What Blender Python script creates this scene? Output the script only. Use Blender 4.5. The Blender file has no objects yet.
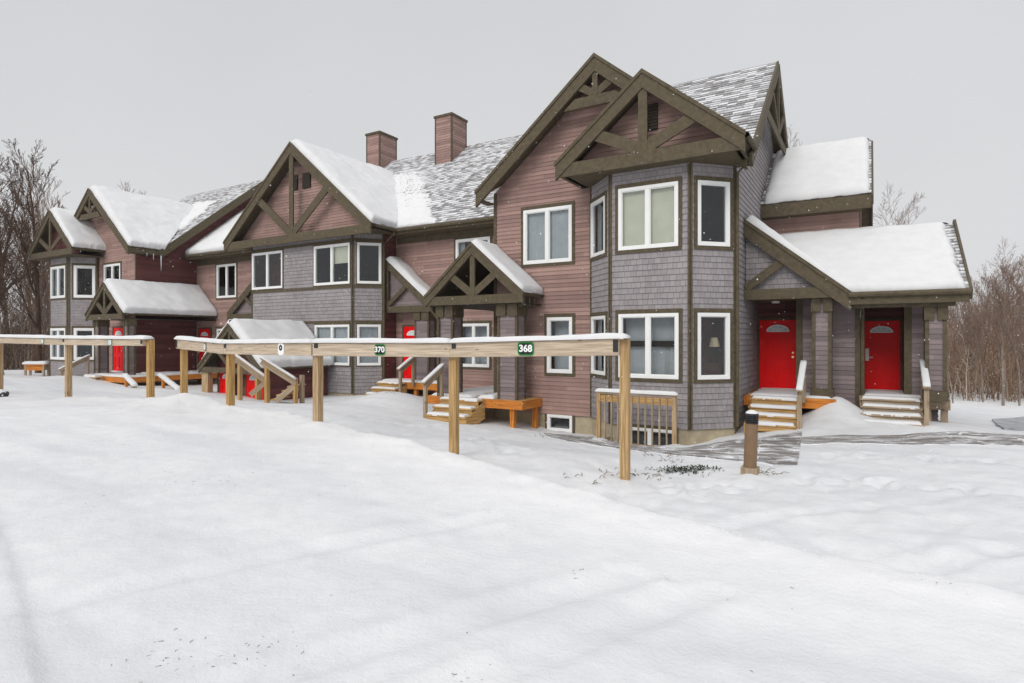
import bpy, math, random
import numpy as np
from mathutils import Vector as V, noise as mn
random.seed(7)
D = bpy.data
SC = bpy.context.scene
COL = SC.collection
H = 2.4                       # eye height above the ground by the houses; z below is measured from the eye
F = 593.0
CA, SA = math.cos(math.radians(31.1)), math.sin(math.radians(31.1))
VX, VY, RX, RY = -SA, CA, CA, SA

# ------------------------------------------------------------------ helpers
def plan(px, t):
    """a point t metres in front, at picture column px"""
    u = (px-512)/F
    return (t*(VX+RX*u), t*(VY+RY*u))
def pt(px, py, t):
    x, y = plan(px, t)
    return V((x, y, (338-py)/F*t))
def onY(px, Y):
    u = (px-512)/F
    return Y*(VX+RX*u)/(VY+RY*u)
def tY(px, Y):
    return Y/(VY+RY*(px-512)/F)
def zY(px, py, Y):
    return (338-py)/F*tY(px, Y)

class MB:
    def __init__(s):
        s.v = []; s.f = []; s.uv = []; s.m = []
    def quad(s, pts, uvs=None, mi=0):
        b = len(s.v); s.v.extend([tuple(p) for p in pts]); s.f.append(tuple(range(b, b+len(pts))))
        s.uv.append(uvs or [(0, 0)]*len(pts)); s.m.append(mi)
    def obox(s, o, a, b, c, mi=0):
        """box from corner o along a (the long way), b, c"""
        o, a, b, c = V(o), V(a), V(b), V(c)
        if a.cross(b).dot(c) < 0: b, c = c, b
        la, lb, lc = a.length, b.length, c.length
        r1, r2 = random.uniform(0, 40), random.uniform(0, 40)
        P = lambda i, j, k: o+a*i+b*j+c*k
        def fc(p, w, h, flip):
            e = [(r1, r2), (r1+w, r2), (r1+w, r2+h), (r1, r2+h)]
            if flip: e = [(r1, r2), (r1, r2+w), (r1+h, r2+w), (r1+h, r2)]
            s.quad(p, e, mi)
        fc([P(0,0,0),P(0,1,0),P(1,1,0),P(1,0,0)], lb, la, True)
        fc([P(0,0,1),P(1,0,1),P(1,1,1),P(0,1,1)], la, lb, False)
        fc([P(0,0,0),P(1,0,0),P(1,0,1),P(0,0,1)], la, lc, False)
        fc([P(0,1,0),P(0,1,1),P(1,1,1),P(1,1,0)], lc, la, True)
        fc([P(0,0,0),P(0,0,1),P(0,1,1),P(0,1,0)], lc, lb, False)
        fc([P(1,0,0),P(1,1,0),P(1,1,1),P(1,0,1)], lb, lc, False)
    def box(s, x0, x1, y0, y1, z0, z1, mi=0):
        d = [V((x1-x0,0,0)), V((0,y1-y0,0)), V((0,0,z1-z0))]
        d.sort(key=lambda q: -q.length)
        s.obox((x0,y0,z0), d[0], d[1], d[2], mi)
    def bar(s, p0, p1, side, w, h, mi=0):
        """timber from p0 to p1; w along the side direction (starting at the points), h centred across"""
        p0, p1, side = V(p0), V(p1), V(side).normalized()
        d = (p1-p0); n = d.cross(side).normalized()
        s.obox(p0-n*h/2, d, side*w, n*h, mi)
    def post(s, x, y, z0, z1, w, d=None, mi=0):
        d = d or w
        s.obox((x-w/2, y-d/2, z0), (0,0,z1-z0), (w,0,0), (0,d,0), mi)
    def tube(s, pts, rad, n=6, mi=0, cap=False, fix=None):
        pts = [V(p) for p in pts]
        rings = []
        for i, p in enumerate(pts):
            d = (pts[min(i+1, len(pts)-1)]-pts[max(i-1, 0)]).normalized()
            ax = V((0,0,1)) if abs(d.z) < .9 else V((1,0,0))
            a = d.cross(ax).normalized(); b = d.cross(a)
            r = rad[i] if isinstance(rad, (list, tuple)) else rad
            base = len(s.v)
            for k in range(n):
                q = p+(a*math.cos(6.2832*k/n)+b*math.sin(6.2832*k/n))*r
                s.v.append((q.x, q.y, q.z))
            rings.append(base)
        for i in range(len(pts)-1):
            for k in range(n):
                k2 = (k+1) % n
                s.f.append((rings[i]+k, rings[i+1]+k, rings[i+1]+k2, rings[i]+k2))
                s.uv.append([fix]*4 if fix else [(k/n, i), (k/n, i+1), ((k+1)/n, i+1), ((k+1)/n, i)]); s.m.append(mi)
        if cap:
            s.f.append(tuple(rings[-1]+k for k in range(n))[::-1]); s.uv.append([(0,0)]*n); s.m.append(mi)
    def prism(s, poly, off, mi=0):
        """closed slab: polygon pushed by off"""
        poly = [V(p) for p in poly]; off = V(off)
        nrm = (poly[1]-poly[0]).cross(poly[2]-poly[0])
        if nrm.dot(off) > 0: poly = poly[::-1]
        n = len(poly); a = poly; b = [p+off for p in poly]
        s.quad(a, [(p.x+p.y, p.z) for p in a], mi)
        s.quad(b[::-1], [(p.x+p.y, p.z) for p in b[::-1]], mi)
        for i in range(n):
            j = (i+1) % n
            L = (a[j]-a[i]).length
            s.quad([a[j], a[i], b[i], b[j]], [(L,0),(0,0),(0,off.length),(L,off.length)], mi)
    def build(s, name, mats, parent=None, smooth=False, local=False, origin=None, bevel=0):
        me = D.meshes.new(name)
        off = V((0,0,0))
        if not local:
            off = V((0,0,H))
            if parent is not None: off = off-ROOT[parent]
            elif origin is not None: off = off-V(origin)-V((0,0,H))
        me.from_pydata([(p[0]+off.x, p[1]+off.y, p[2]+off.z) for p in s.v], [], s.f)
        uvl = me.uv_layers.new(name='UVMap')
        flat = [c for f in s.uv for p in f for c in p]
        uvl.data.foreach_set('uv', flat)
        ms = mats if isinstance(mats, (list, tuple)) else [mats]
        for m in ms: me.materials.append(m)
        if len(ms) > 1: me.polygons.foreach_set('material_index', s.m)
        if smooth: me.polygons.foreach_set('use_smooth', [True]*len(s.f))
        me.update()
        o = D.objects.new(name, me); COL.objects.link(o)
        if parent is not None:
            o.parent = parent; ROOT[o] = ROOT[parent]
        elif origin is not None:
            o.location = V(origin)+V((0,0,H)); ROOT[o] = o.location.copy()
        else:
            ROOT[o] = V((0,0,0))
        if bevel:
            b = o.modifiers.new('edge', 'BEVEL'); b.width = bevel; b.segments = 1; b.limit_method = 'ANGLE'
        return o
ROOT = {}
def pieces(name, mat, parent, boxes, bevel=0):
    for b in boxes:
        m = MB(); m.box(*b); o = m.build(name, mat, parent, bevel=bevel)
    return o
def tag(o, label=None, cat=None, group=None, kind=None):
    if label: o['label'] = label
    if cat: o['category'] = cat
    if group: o['group'] = group
    if kind: o['kind'] = kind
    return o
def empty(name, loc, label=None, cat=None, group=None):
    o = D.objects.new(name, None); COL.objects.link(o)
    o.location = V(loc)+V((0,0,H)); o.empty_display_size = .2
    ROOT[o] = o.location.copy()
    return tag(o, label, cat, group)
def copy_tree(o, parent=None):
    c = o.copy(); COL.objects.link(c)
    if parent is not None: c.parent = parent
    for ch in [q for q in D.objects if q.parent == o]: copy_tree(ch, c)
    return c

# ------------------------------------------------------------------ materials
class NT:
    def __init__(s, name):
        s.mat = D.materials.new(name); s.mat.use_nodes = True
        s.t = s.mat.node_tree; s.p = s.t.nodes['Principled BSDF']; s.out = s.t.nodes['Material Output']
    def n(s, typ, **kw):
        nd = s.t.nodes.new(typ)
        for k, v in kw.items():
            if k in nd.inputs.keys():
                s.set(nd.inputs[k], v)
            else:
                setattr(nd, k, v)
        return nd
    def set(s, inp, v):
        if isinstance(v, bpy.types.NodeSocket): s.t.links.new(v, inp)
        else: inp.default_value = v
    def P(s, **kw):
        for k, v in kw.items(): s.set(s.p.inputs[k.replace('_', ' ')], v)
        return s
    def uv(s): return s.n('ShaderNodeTexCoord').outputs['UV']
    def obj(s): return s.n('ShaderNodeTexCoord').outputs['Object']
    def scale(s, vec, x, y, z=1):
        return s.n('ShaderNodeMapping', Vector=vec, Scale=(x, y, z)).outputs[0]
    def noise(s, vec, sc, det=4, rough=.6):
        return s.n('ShaderNodeTexNoise', Vector=vec, Scale=sc, Detail=det, Roughness=rough).outputs[0]
    def ramp(s, fac, stops):
        r = s.n('ShaderNodeValToRGB', Fac=fac).color_ramp
        while len(r.elements) < len(stops): r.elements.new(.5)
        for e, (p, c) in zip(r.elements, stops):
            e.position = p; e.color = (c, c, c, 1) if not isinstance(c, tuple) else (*c, 1)
        return s.t.nodes[-1].outputs[0]
    def mix(s, fac, a, b, bt='MIX'):
        m = s.n('ShaderNodeMix', data_type='RGBA', blend_type=bt)
        s.set(m.inputs[0], fac)
        for i, v in ((6, a), (7, b)):
            s.set(m.inputs[i], (*v, 1) if isinstance(v, tuple) and len(v) == 3 else v)
        return m.outputs[2]
    def math(s, op, a, b=0.0, c=0.0):
        m = s.n('ShaderNodeMath', operation=op)
        for i, v in enumerate((a, b, c)): s.set(m.inputs[i], v)
        return m.outputs[0]
    def bump(s, h, st=.3, d=.01):
        s.P(Normal=s.n('ShaderNodeBump', Height=h, Strength=st, Distance=d).outputs[0]); return s

def m_siding(name, col, e):
    t = NT(name); uv = t.uv()
    sep = t.n('ShaderNodeSeparateXYZ', Vector=uv)
    row = t.math('FLOOR', t.math('DIVIDE', sep.outputs[1], e))
    seg = t.math('FLOOR', t.math('ADD', t.math('DIVIDE', sep.outputs[0], 3.1), t.math('MULTIPLY', row, .37)))
    wn = t.n('ShaderNodeTexWhiteNoise', noise_dimensions='2D', Vector=t.n('ShaderNodeCombineXYZ', X=row, Y=seg).outputs[0]).outputs[0]
    grain = t.noise(t.scale(uv, 3, 60), 1.0, 4)
    big = t.math('ADD', t.math('MULTIPLY', t.noise(uv, .7, 3), .5), t.math('MULTIPLY', t.noise(t.scale(uv, 3.5, .22), 1.0, 4), .5))
    k = t.math('ADD', t.math('MULTIPLY', wn, .40), t.math('ADD', t.math('MULTIPLY', grain, .3), t.math('MULTIPLY', big, .6)))
    c = t.mix(t.n('ShaderNodeMapRange', Value=k, **{'From Min': .3, 'From Max': .9}).outputs[0],
              tuple(x*.64 for x in col), tuple(min(1, x*1.30) for x in col))
    # wind-blown snow caught in the laps
    sn = t.ramp(t.noise(t.scale(uv, 1, 2.2), 9, 5, .75), [(.70, 0.), (.76, .55)])
    c = t.mix(sn, c, (.72, .74, .78))
    t.P(Base_Color=c, Roughness=.78, Specular_IOR_Level=.25)
    return t.bump(grain, .25, .004).mat
def m_shingle(name, col, e, w=.15):
    t = NT(name); uv = t.uv()
    br = t.n('ShaderNodeTexBrick', Vector=uv, Scale=1.0, offset=.43, offset_frequency=2, squash=.8, squash_frequency=3)
    br.inputs['Brick Width'].default_value = w; br.inputs['Row Height'].default_value = e
    br.inputs['Mortar Size'].default_value = .005; br.inputs['Mortar Smooth'].default_value = .1
    br.inputs['Bias'].default_value = 0
    br.inputs['Color1'].default_value = (*[x*.80 for x in col], 1); br.inputs['Color2'].default_value = (*[min(1, x*1.22) for x in col], 1)
    br.inputs['Mortar'].default_value = (*[x*.3 for x in col], 1)
    grain = t.noise(t.scale(uv, 70, 5), 1.0, 3)
    c = t.mix(.35, br.outputs[0], t.ramp(grain, [(.3, tuple(x*.6 for x in col)), (.7, tuple(x*1.4 for x in col))]))
    c = t.mix(.22, c, t.ramp(t.noise(uv, .8, 4), [(.3, tuple(x*.55 for x in col)), (.7, tuple(x*1.4 for x in col))]))
    sn = t.ramp(t.noise(t.scale(uv, 1, 1.8), 10, 5, .75), [(.72, 0.), (.78, .5)])
    c = t.mix(sn, c, (.72, .74, .78))
    t.P(Base_Color=c, Roughness=.85, Specular_IOR_Level=.2)
    hh = t.math('SUBTRACT', t.math('MULTIPLY', grain, .3), br.outputs[1])
    return t.bump(hh, .7, .006).mat
def m_roof():
    t = NT('snow dusted roof shingles'); uv = t.uv()
    col = (.095, .085, .082); e = .17
    br = t.n('ShaderNodeTexBrick', Vector=uv, Scale=1.0, offset=.5)
    br.inputs['Brick Width'].default_value = .31; br.inputs['Row Height'].default_value = e
    br.inputs['Mortar Size'].default_value = .006
    br.inputs['Color1'].default_value = (.15, .142, .138, 1); br.inputs['Color2'].default_value = (.27, .26, .255, 1)
    br.inputs['Mortar'].default_value = (.07, .066, .064, 1)
    sep = t.n('ShaderNodeSeparateXYZ', Vector=uv)
    fr = t.math('FRACT', t.math('DIVIDE', sep.outputs[1], e))      # 0 at the butt of a course
    n1 = t.noise(uv, 1.1, 5, .65); n2 = t.noise(uv, 19, 5, .8)
    cell = t.n('ShaderNodeTexWhiteNoise', noise_dimensions='2D', Vector=t.n('ShaderNodeCombineXYZ', X=t.math('FLOOR', t.math('MULTIPLY', sep.outputs[0], 4.1)), Y=t.math('FLOOR', t.math('DIVIDE', sep.outputs[1], e))).outputs[0]).outputs[0]
    k = t.math('ADD', t.math('ADD', t.math('MULTIPLY', fr, .42), t.math('MULTIPLY', cell, .55)), t.math('ADD', t.math('MULTIPLY', n1, .5), t.math('MULTIPLY', n2, 1.5)))
    m = t.ramp(t.math('DIVIDE', k, 2.97), [(.42, 0.), (.56, .85)])
    c = t.mix(m, br.outputs[0], (.8, .81, .84))
    t.P(Base_Color=c, Roughness=.85, Specular_IOR_Level=.2)
    return t.bump(t.math('ADD', m, t.math('MULTIPLY', n2, .3)), .5, .02).mat
def m_wood(name, c0, c1, dark=.5, knots=True, vary=None):
    t = NT(name); uv = t.uv()
    g = t.noise(t.scale(uv, 1.6, 38), 1.0, 5, .6)
    g2 = t.noise(t.scale(uv, .9, 6), 1.0, 4, .7)
    rd = t.n('ShaderNodeObjectInfo').outputs['Random']
    c = t.mix(t.math('ADD', t.math('MULTIPLY', g2, .7), t.math('MULTIPLY', rd, .4)), c0, c1)
    if vary: c = t.mix(t.ramp(rd, [(.35, 0.), (.75, .75)]), c, vary)
    c = t.mix(t.ramp(g, [(.42, .75), (.62, 0.)]), c, tuple(x*dark for x in c0))
    if knots:
        vo = t.n('ShaderNodeTexVoronoi', Vector=t.scale(uv, 2.6, 7), Scale=1.0).outputs[0]
        c = t.mix(t.ramp(vo, [(.05, .85), (.12, 0.)]), c, tuple(x*.22 for x in c0))
    t.P(Base_Color=c, Roughness=.72, Specular_IOR_Level=.25)
    return t.bump(g, .35, .006).mat
def m_plain(name, col, rough=.5, var=.2, sc=6, spec=.3, metal=0., speck=0.):
    t = NT(name); ob = t.obj()
    nz = t.noise(ob, sc, 5, .65)
    c = t.mix(t.ramp(nz, [(.3, 0.), (.7, 1.)]), tuple(x*(1-var) for x in col), tuple(min(1, x*(1+var)) for x in col))
    if speck:
        c = t.mix(t.ramp(t.noise(ob, 13, 5, .75), [(.7, 0.), (.75, speck)]), c, (.72, .74, .78))
    t.P(Base_Color=c, Roughness=rough, Specular_IOR_Level=spec, Metallic=metal)
    return t.bump(nz, .12, .005).mat
def m_snow(name='snow', ground=False):
    t = NT(name); ob = t.obj()
    n1 = t.noise(ob, 3.2, 6, .62); n2 = t.noise(ob, 26, 5, .7)
    c = t.mix(t.ramp(n1, [(.3, 0.), (.7, 1.)]), ((.645, .655, .67) if ground else (.66, .665, .675)), ((.73, .735, .745) if ground else (.72, .722, .725)))
    h = t.math('ADD', t.math('MULTIPLY', n1, 1.0), t.math('MULTIPLY', n2, .5 if ground else .22))
    if ground:
        # packed, wind-scoured streaks and a little grit showing through
        st = t.noise(t.n('ShaderNodeMapping', Vector=ob, Scale=(.35, 1.5, 1), Rotation=(0, 0, .5)).outputs[0], 1.0, 6, .6)
        c = t.mix(t.ramp(st, [(.36, .65), (.55, 0.)]), c, (.58, .59, .612))
        gr = t.noise(ob, 42, 4, .8)
        pat = t.noise(ob, .55, 3, .6)
        gm = t.math('MULTIPLY', t.ramp(gr, [(.72, 0.), (.78, 1.)]), t.ramp(pat, [(.56, 0.), (.72, 1.)]))
        c = t.mix(t.math('MULTIPLY', gm, .55), c, (.22, .19, .15))
        h = t.math('ADD', h, t.math('MULTIPLY', st, .6))
        fr = t.n('ShaderNodeAttribute', attribute_name='bright').outputs['Fac']
        c = t.mix(fr, c, (.80, .80, .805))  # whiter bank crest: the light on it is put into the colour
    t.P(Base_Color=c, Roughness=.7, Specular_IOR_Level=.25)
    return t.bump(h, .42 if ground else .25, .05 if ground else .03).mat
def m_glass():
    t = NT('window glass')
    tr = t.n('ShaderNodeBsdfTransparent', Color=(.82, .86, .86, 1))
    gl = t.n('ShaderNodeBsdfGlossy', Color=(.95, .97, 1, 1), Roughness=.015)
    lw = t.n('ShaderNodeLayerWeight', Blend=.32)
    bm = t.n('ShaderNodeBump', Height=t.noise(t.obj(), 1.1, 2), Strength=.04, Distance=.05)
    t.set(gl.inputs['Normal'], bm.outputs[0])
    f = t.math('ADD', t.math('MULTIPLY', lw.outputs['Fresnel'], .62), .04)
    mx = t.n('ShaderNodeMixShader'); t.set(mx.inputs[0], f); t.set(mx.inputs[1], tr.outputs[0]); t.set(mx.inputs[2], gl.outputs[0])
    t.t.links.new(mx.outputs[0], t.out.inputs[0])
    return t.mat
def m_bark(name, a, b):
    t = NT(name); ob = t.obj()
    g = t.noise(t.scale(ob, 9, 9, 2), 1.0, 5, .7)
    c = t.mix(t.ramp(g, [(.35, 0.), (.65, 1.)]), a, b)
    t.P(Base_Color=c, Roughness=.9, Specular_IOR_Level=.1)
    return t.mat
def m_stems(name, stops):
    t = NT(name)
    wn = t.n('ShaderNodeTexWhiteNoise', noise_dimensions='2D', Vector=t.uv()).outputs[0]
    t.P(Base_Color=t.ramp(wn, stops), Roughness=.9, Specular_IOR_Level=.1)
    return t.mat
def m_walk():
    t = NT('weathered walkway planks'); uv = t.uv(); ob = t.obj()
    br = t.n('ShaderNodeTexBrick', Vector=uv, Scale=1.0, offset=.37)
    br.inputs['Brick Width'].default_value = 2.4; br.inputs['Row Height'].default_value = .14
    br.inputs['Mortar Size'].default_value = .008
    br.inputs['Color1'].default_value = (.16, .145, .135, 1); br.inputs['Color2'].default_value = (.27, .25, .23, 1)
    br.inputs['Mortar'].default_value = (.03, .03, .03, 1)
    g = t.noise(t.scale(uv, 2, 45), 1.0, 4)
    c = t.mix(.3, br.outputs[0], t.ramp(g, [(.3, (.09, .08, .075)), (.7, (.34, .32, .3))]))
    sn = t.noise(t.scale(uv, .55, 1.7), 2.2, 6, .7)
    e = t.n('ShaderNodeSeparateXYZ', Vector=uv).outputs[1]
    m = t.ramp(t.math('ADD', sn, t.math('MULTIPLY', br.outputs[1], .12)), [(.50, 0.), (.62, 1.)])
    c = t.mix(m, c, (.82, .83, .86))
    t.P(Base_Color=c, Roughness=.8, Specular_IOR_Level=.2)
    return t.bump(t.math('SUBTRACT', t.math('MULTIPLY', m, .8), br.outputs[1]), .5, .02).mat

E_S = .115; E_H = .14; E_R = .17
M = {}
M['mauve'] = m_siding('mauve lap siding', (.300, .196, .170), E_S)
M['shaded'] = m_siding('shaded mauve lap siding', (.135, .050, .048), E_S)  # mauve siding again, its shade put into a darker, redder colour
M['lilac'] = m_siding('lilac grey lap siding', (.205, .165, .168), E_S)
M['shingle'] = m_shingle('grey wall shingles', (.300, .276, .284), E_H)
M['roof'] = m_roof()
M['trim'] = m_plain('olive brown trim', (.094, .075, .046), .7, .30, 9, .25, speck=.5)
M['white'] = m_plain('white vinyl', (.80, .81, .80), .35, .03, 4, .4)
M['glass'] = m_glass()
M['room'] = m_plain('dim room', (.012, .010, .010), .9, .3, 3, .1)
M['roomwarm'] = m_plain('dim wooden room', (.07, .028, .012), .8, .4, 3, .1)
M['blind'] = m_plain('cream blind', (.72, .70, .58), .8, .06, 2, .1)
M['curtain'] = m_plain('grey curtain', (.50, .52, .55), .85, .10, 3, .1)
M['lampshade'] = m_plain('lampshade', (.75, .60, .40), .8, .05)
M['red'] = m_plain('red door paint', (.80, .004, .006), .4, .06, 3, .14)
M['brass'] = m_plain('brass', (.75, .58, .30), .3, .1, 5, .5, 1.)
M['steel'] = m_plain('satin steel', (.6, .6, .58), .35, .05, 5, .5, 1.)
M['black'] = m_plain('black metal', (.02, .02, .022), .5, .2, 8, .4)
M['post'] = m_wood('amber treated post', (.50, .29, .10), (.66, .43, .19), vary=(.50, .40, .28))
M['beam'] = m_wood('pale raw beam', (.56, .445, .325), (.68, .57, .44), .6)
M['step'] = m_wood('golden step lumber', (.52, .30, .10), (.68, .44, .19))
M['orange'] = m_wood('fresh orange lumber', (.64, .20, .03), (.72, .30, .06))
M['old'] = m_wood('weathered lumber', (.36, .27, .18), (.52, .41, .29), .55)
M['snow'] = m_snow()
M['gsnow'] = m_snow('packed ground snow', True)
M['found'] = m_plain('buff foundation', (.40, .34, .24), .9, .18, 4, .1)
M['walk'] = m_walk()
M['bark'] = m_bark('dark bark', (.050, .031, .022), (.125, .080, .058))
M['twig'] = m_bark('brown twigs', (.13, .085, .062), (.26, .185, .145))
M['pale'] = m_bark('grey bark', (.16, .135, .115), (.30, .26, .23))
M['brush'] = m_stems('dry brown brush', [(0, (.10, .062, .045)), (.35, (.21, .125, .075)), (.7, (.30, .20, .135)), (.88, (.42, .34, .27)), (1, (.62, .58, .52))])
M['brushdark'] = m_stems('dark brush', [(0, (.05, .035, .028)), (.6, (.15, .095, .065)), (1, (.34, .27, .22))])
M['bronze'] = m_plain('bronze bollard', (.20, .125, .07), .5, .12, 6, .4)
M['green'] = m_plain('sign green', (.012, .20, .045), .4, .05)
M['ink'] = m_plain('sign black', (.012, .014, .013), .4, .05)
M['letter'] = m_plain('sign white', (.85, .86, .85), .4, .02)
M['tray'] = m_plain('sign pale', (.6, .66, .68), .4, .04)
M['asphalt'] = m_plain('wet asphalt', (.36, .37, .39), .6, .4, 2.2, .3)
M['ever'] = m_plain('dark evergreen leaf', (.045, .055, .038), .7, .4, 20, .3)
M['grass'] = m_plain('dead grass', (.16, .12, .07), .9, .4, 20, .1)
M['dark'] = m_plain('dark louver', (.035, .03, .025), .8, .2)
M['rock'] = m_plain('dark stone', (.07, .07, .075), .85, .3, 4)
M['ice'] = m_plain('ice', (.75, .8, .86), .12, .03, 4, .6)
CLOUD, SUN, EXPO, HZ = 10.2, 1.35, 0.11, 0.0004
# ------------------------------------------------------------------ lapped courses (walls and roofs are laid row over row)
def courses(mb, O, S, U, N, z0, z1, sL, sR, holes, e, lip, brk=(), mi=0):
    O, S, U, N = V(O), V(S), V(U), V(N)
    P = lambda s, z, o: O+S*s+U*z+N*o
    k = 0
    while True:
        zb = z0+k*e
        if zb >= z1-1e-4: break
        zt = min(zb+e, z1)
        cuts = sorted({zb, zt, *[z for h in holes for z in (h[2], h[3]) if zb < z < zt], *[z for z in brk if zb < z < zt]})
        out = lambda z: lip*(1-(z-zb)/e)+.001
        for a, b in zip(cuts[:-1], cuts[1:]):
            m = (a+b)/2
            hs = sorted([(h[0], h[1]) for h in holes if h[2] < m < h[3]])
            ends = ['L']
            for h in hs: ends += [h[0], h[1]]
            ends.append('R')
            for i in range(0, len(ends), 2):
                f = lambda q, z: sL(z) if q == 'L' else sR(z) if q == 'R' else q
                la, lb, ra, rb = f(ends[i], a), f(ends[i], b), f(ends[i+1], a), f(ends[i+1], b)
                if ra-la < 1e-4 and rb-lb < 1e-4: continue
                ra, rb = max(ra, la), max(rb, lb)
                pts = [P(la, a, out(a)), P(ra, a, out(a)), P(rb, b, out(b)), P(lb, b, out(b))]
                uv = [(la, a-z0), (ra, a-z0), (rb, b-z0), (lb, b-z0)]
                uv = [(p, q+.0005 if q < m-z0 else q-.0005) for p, q in uv]
                if rb-lb < 1e-4: pts.pop(); uv.pop()
                elif ra-la < 1e-4: pts.pop(1); uv.pop(1)
                mb.quad(pts, uv, mi)
                if abs(a-zb) < 1e-6 and ra-la > 1e-4:
                    mb.quad([P(la, a, 0), P(ra, a, 0), P(ra, a, out(a)), P(la, a, out(a))], [(la, a-z0+.001)]*4, mi)
        k += 1

class Wall:
    """a clad wall from plan point pa to pb (as seen from outside, first end to second)"""
    def __init__(s, root, pa, pb, z0, z1, kind, sL=None, sR=None, brk=(), name='wall'):
        s.root, s.z0, s.z1, s.kind, s.name = root, z0, z1, kind, name
        s.O = V((pa[0], pa[1], 0)); d = V((pb[0]-pa[0], pb[1]-pa[1], 0)); s.len = d.length
        s.S = d.normalized(); s.N = V((s.S.y, -s.S.x, 0)); s.U = V((0,0,1))
        s.sL = sL or (lambda z: 0.0); s.sR = sR or (lambda z: s.len); s.brk = brk
        s.holes = []
    def s_of(s, px):
        """where picture column px meets the wall"""
        u = (px-512)/F; d = V((VX+RX*u, VY+RY*u, 0))
        t = s.O.dot(s.N)/d.dot(s.N)
        return (d*t-s.O).dot(s.S)
    def P(s, a, z, o=0.0): return s.O+s.S*a+s.U*z+s.N*o
    def build(s):
        e = E_H if s.kind == 'shingle' else E_S
        mb = MB()
        courses(mb, s.O, s.S, s.U, s.N, s.z0, s.z1, s.sL, s.sR, s.holes, e, .013 if s.kind == 'shingle' else .019, s.brk)
        return mb.build(s.name, M[s.kind], s.root)
    def band(s, z0, z1, a0=0.0, a1=None, o=.028, mb=None):
        a1 = s.len if a1 is None else a1
        own = mb is None; mb = mb or MB()
        mb.obox(s.P(a0, z0, -.02), s.S*(a1-a0), s.U*(z1-z0), s.N*(o+.02))
        if own: return mb.build('trim_board', M['trim'], s.root, bevel=.004)
    def window(s, px, z, n=2, fill='dark', frame=.085, casing=.085, room='room', direct=None, sill=None, casing_off=()):
        a0, a1 = direct if direct else (s.s_of(px[0]), s.s_of(px[1]))
        z0, z1 = z
        s.holes.append((a0-.01, a1+.01, z0-.01, z1+.01))
        fr = MB()
        f = frame
        bx = lambda mb, a, b, c, d, o0, o1: mb.obox(s.P(a, c, o0), s.S*(b-a), s.U*(d-c), s.N*(o1-o0))
        bx(fr, a0, a1, z0, z0+f, -.06, .045); bx(fr, a0, a1, z1-f, z1, -.06, .045)
        bx(fr, a0, a0+f, z0+f, z1-f, -.06, .043); bx(fr, a1-f, a1, z0+f, z1-f, -.06, .043)
        lights = []
        if n == 2:
            m = (a0+a1)/2; bx(fr, m-f*.62, m+f*.62, z0+f, z1-f, -.06, .041)
            lights = [(a0+f, m-f*.62), (m+f*.62, a1-f)]
        else: lights = [(a0+f, a1-f)]
        for a, b in lights:      # slim inner sash step
            q = .022
            bx(fr, a, b, z0+f, z0+f+q, -.055, .022); bx(fr, a, b, z1-f-q, z1-f, -.055, .022)
            bx(fr, a, a+q, z0+f+q, z1-f-q, -.055, .021); bx(fr, b-q, b, z0+f+q, z1-f-q, -.055, .021)
        w = fr.build('window', M['white'], s.root, bevel=.006)
        gl = MB()
        for a, b in lights: gl.quad([s.P(a, z0+f, -.012), s.P(b, z0+f, -.012), s.P(b, z1-f, -.012), s.P(a, z1-f, -.012)])
        gl.build('pane', M['glass'], w)
        if casing:
            cs = MB(); c = casing
            bx(cs, a0-c, a1+c, z1+.002, z1+c+.02, -.01, .036); bx(cs, a0-c, a1+c, z0-c, z0-.002, -.01, .036)
            bx(cs, a0-c, a0-.002, z0-.002, z1+.002, -.01, .034); bx(cs, a1+.002, a1+c, z0-.002, z1+.002, -.01, .034)
            cs.build('casing', M['trim'], w, bevel=.005)
        if sill:
            sn = MB(); bx(sn, a0, a1, z0+f*.9, z0+f+.03, .0, .05); sn.build('sill_snow', M['snow'], w)
        rm = MB(); dep = getattr(s, 'dep', .9)
        g = .012
        A, B, C, Dd = a0-.008, a1+.008, z0-.008, z1+.008
        q = lambda *p: rm.quad([s.P(*r) for r in p])
        q((A,C,-dep),(B,C,-dep),(B,Dd,-dep),(A,Dd,-dep)); q((A,C,-dep),(A,Dd,-dep),(A,Dd,0),(A,C,0)); q((B,C,-dep),(B,C,0),(B,Dd,0),(B,Dd,-dep))
        q((A,C,-dep),(A,C,0),(B,C,0),(B,C,-dep)); q((A,Dd,-dep),(B,Dd,-dep),(B,Dd,0),(A,Dd,0))
        rm.build('interior', M[room], w)
        if fill in ('blind', 'curtain'):
            cu = MB(); k = 14
            for i in range(k*2):
                p, r = a0+.02+(a1-a0-.04)*i/(k*2), a0+.02+(a1-a0-.04)*(i+1)/(k*2)
                o1, o2 = (-.10-.012*(i % 2), -.10-.012*((i+1) % 2)) if fill == 'curtain' else (-.10, -.10)
                cu.quad([s.P(p, z0+.02, o1), s.P(r, z0+.02, o2), s.P(r, z1-.02, o2), s.P(p, z1-.02, o1)])
            cu.build('blind' if fill == 'blind' else 'curtain', M[fill], w)
        if fill == 'halfblind':
            cu = MB(); bx(cu, (a0+a1)/2, a1-.02, z1-.75, z1-.02, -.11, -.10); cu.build('blind', M['blind'], w)
        if fill == 'sides':
            cu = MB()
            for a, b in ((a0+.05, a0+.3), (a1-.34, a1-.05)):
                for i in range(8):
                    p, r = a+(b-a)*i/8, a+(b-a)*(i+1)/8
                    cu.quad([s.P(p, z0+.03, -.14-.03*(i % 2)), s.P(r, z0+.03, -.14-.03*((i+1) % 2)), s.P(r, z1-.03, -.14-.03*((i+1) % 2)), s.P(p, z1-.03, -.14-.03*(i % 2))])
            cu.build('curtain', M['curtain'], w)
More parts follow.
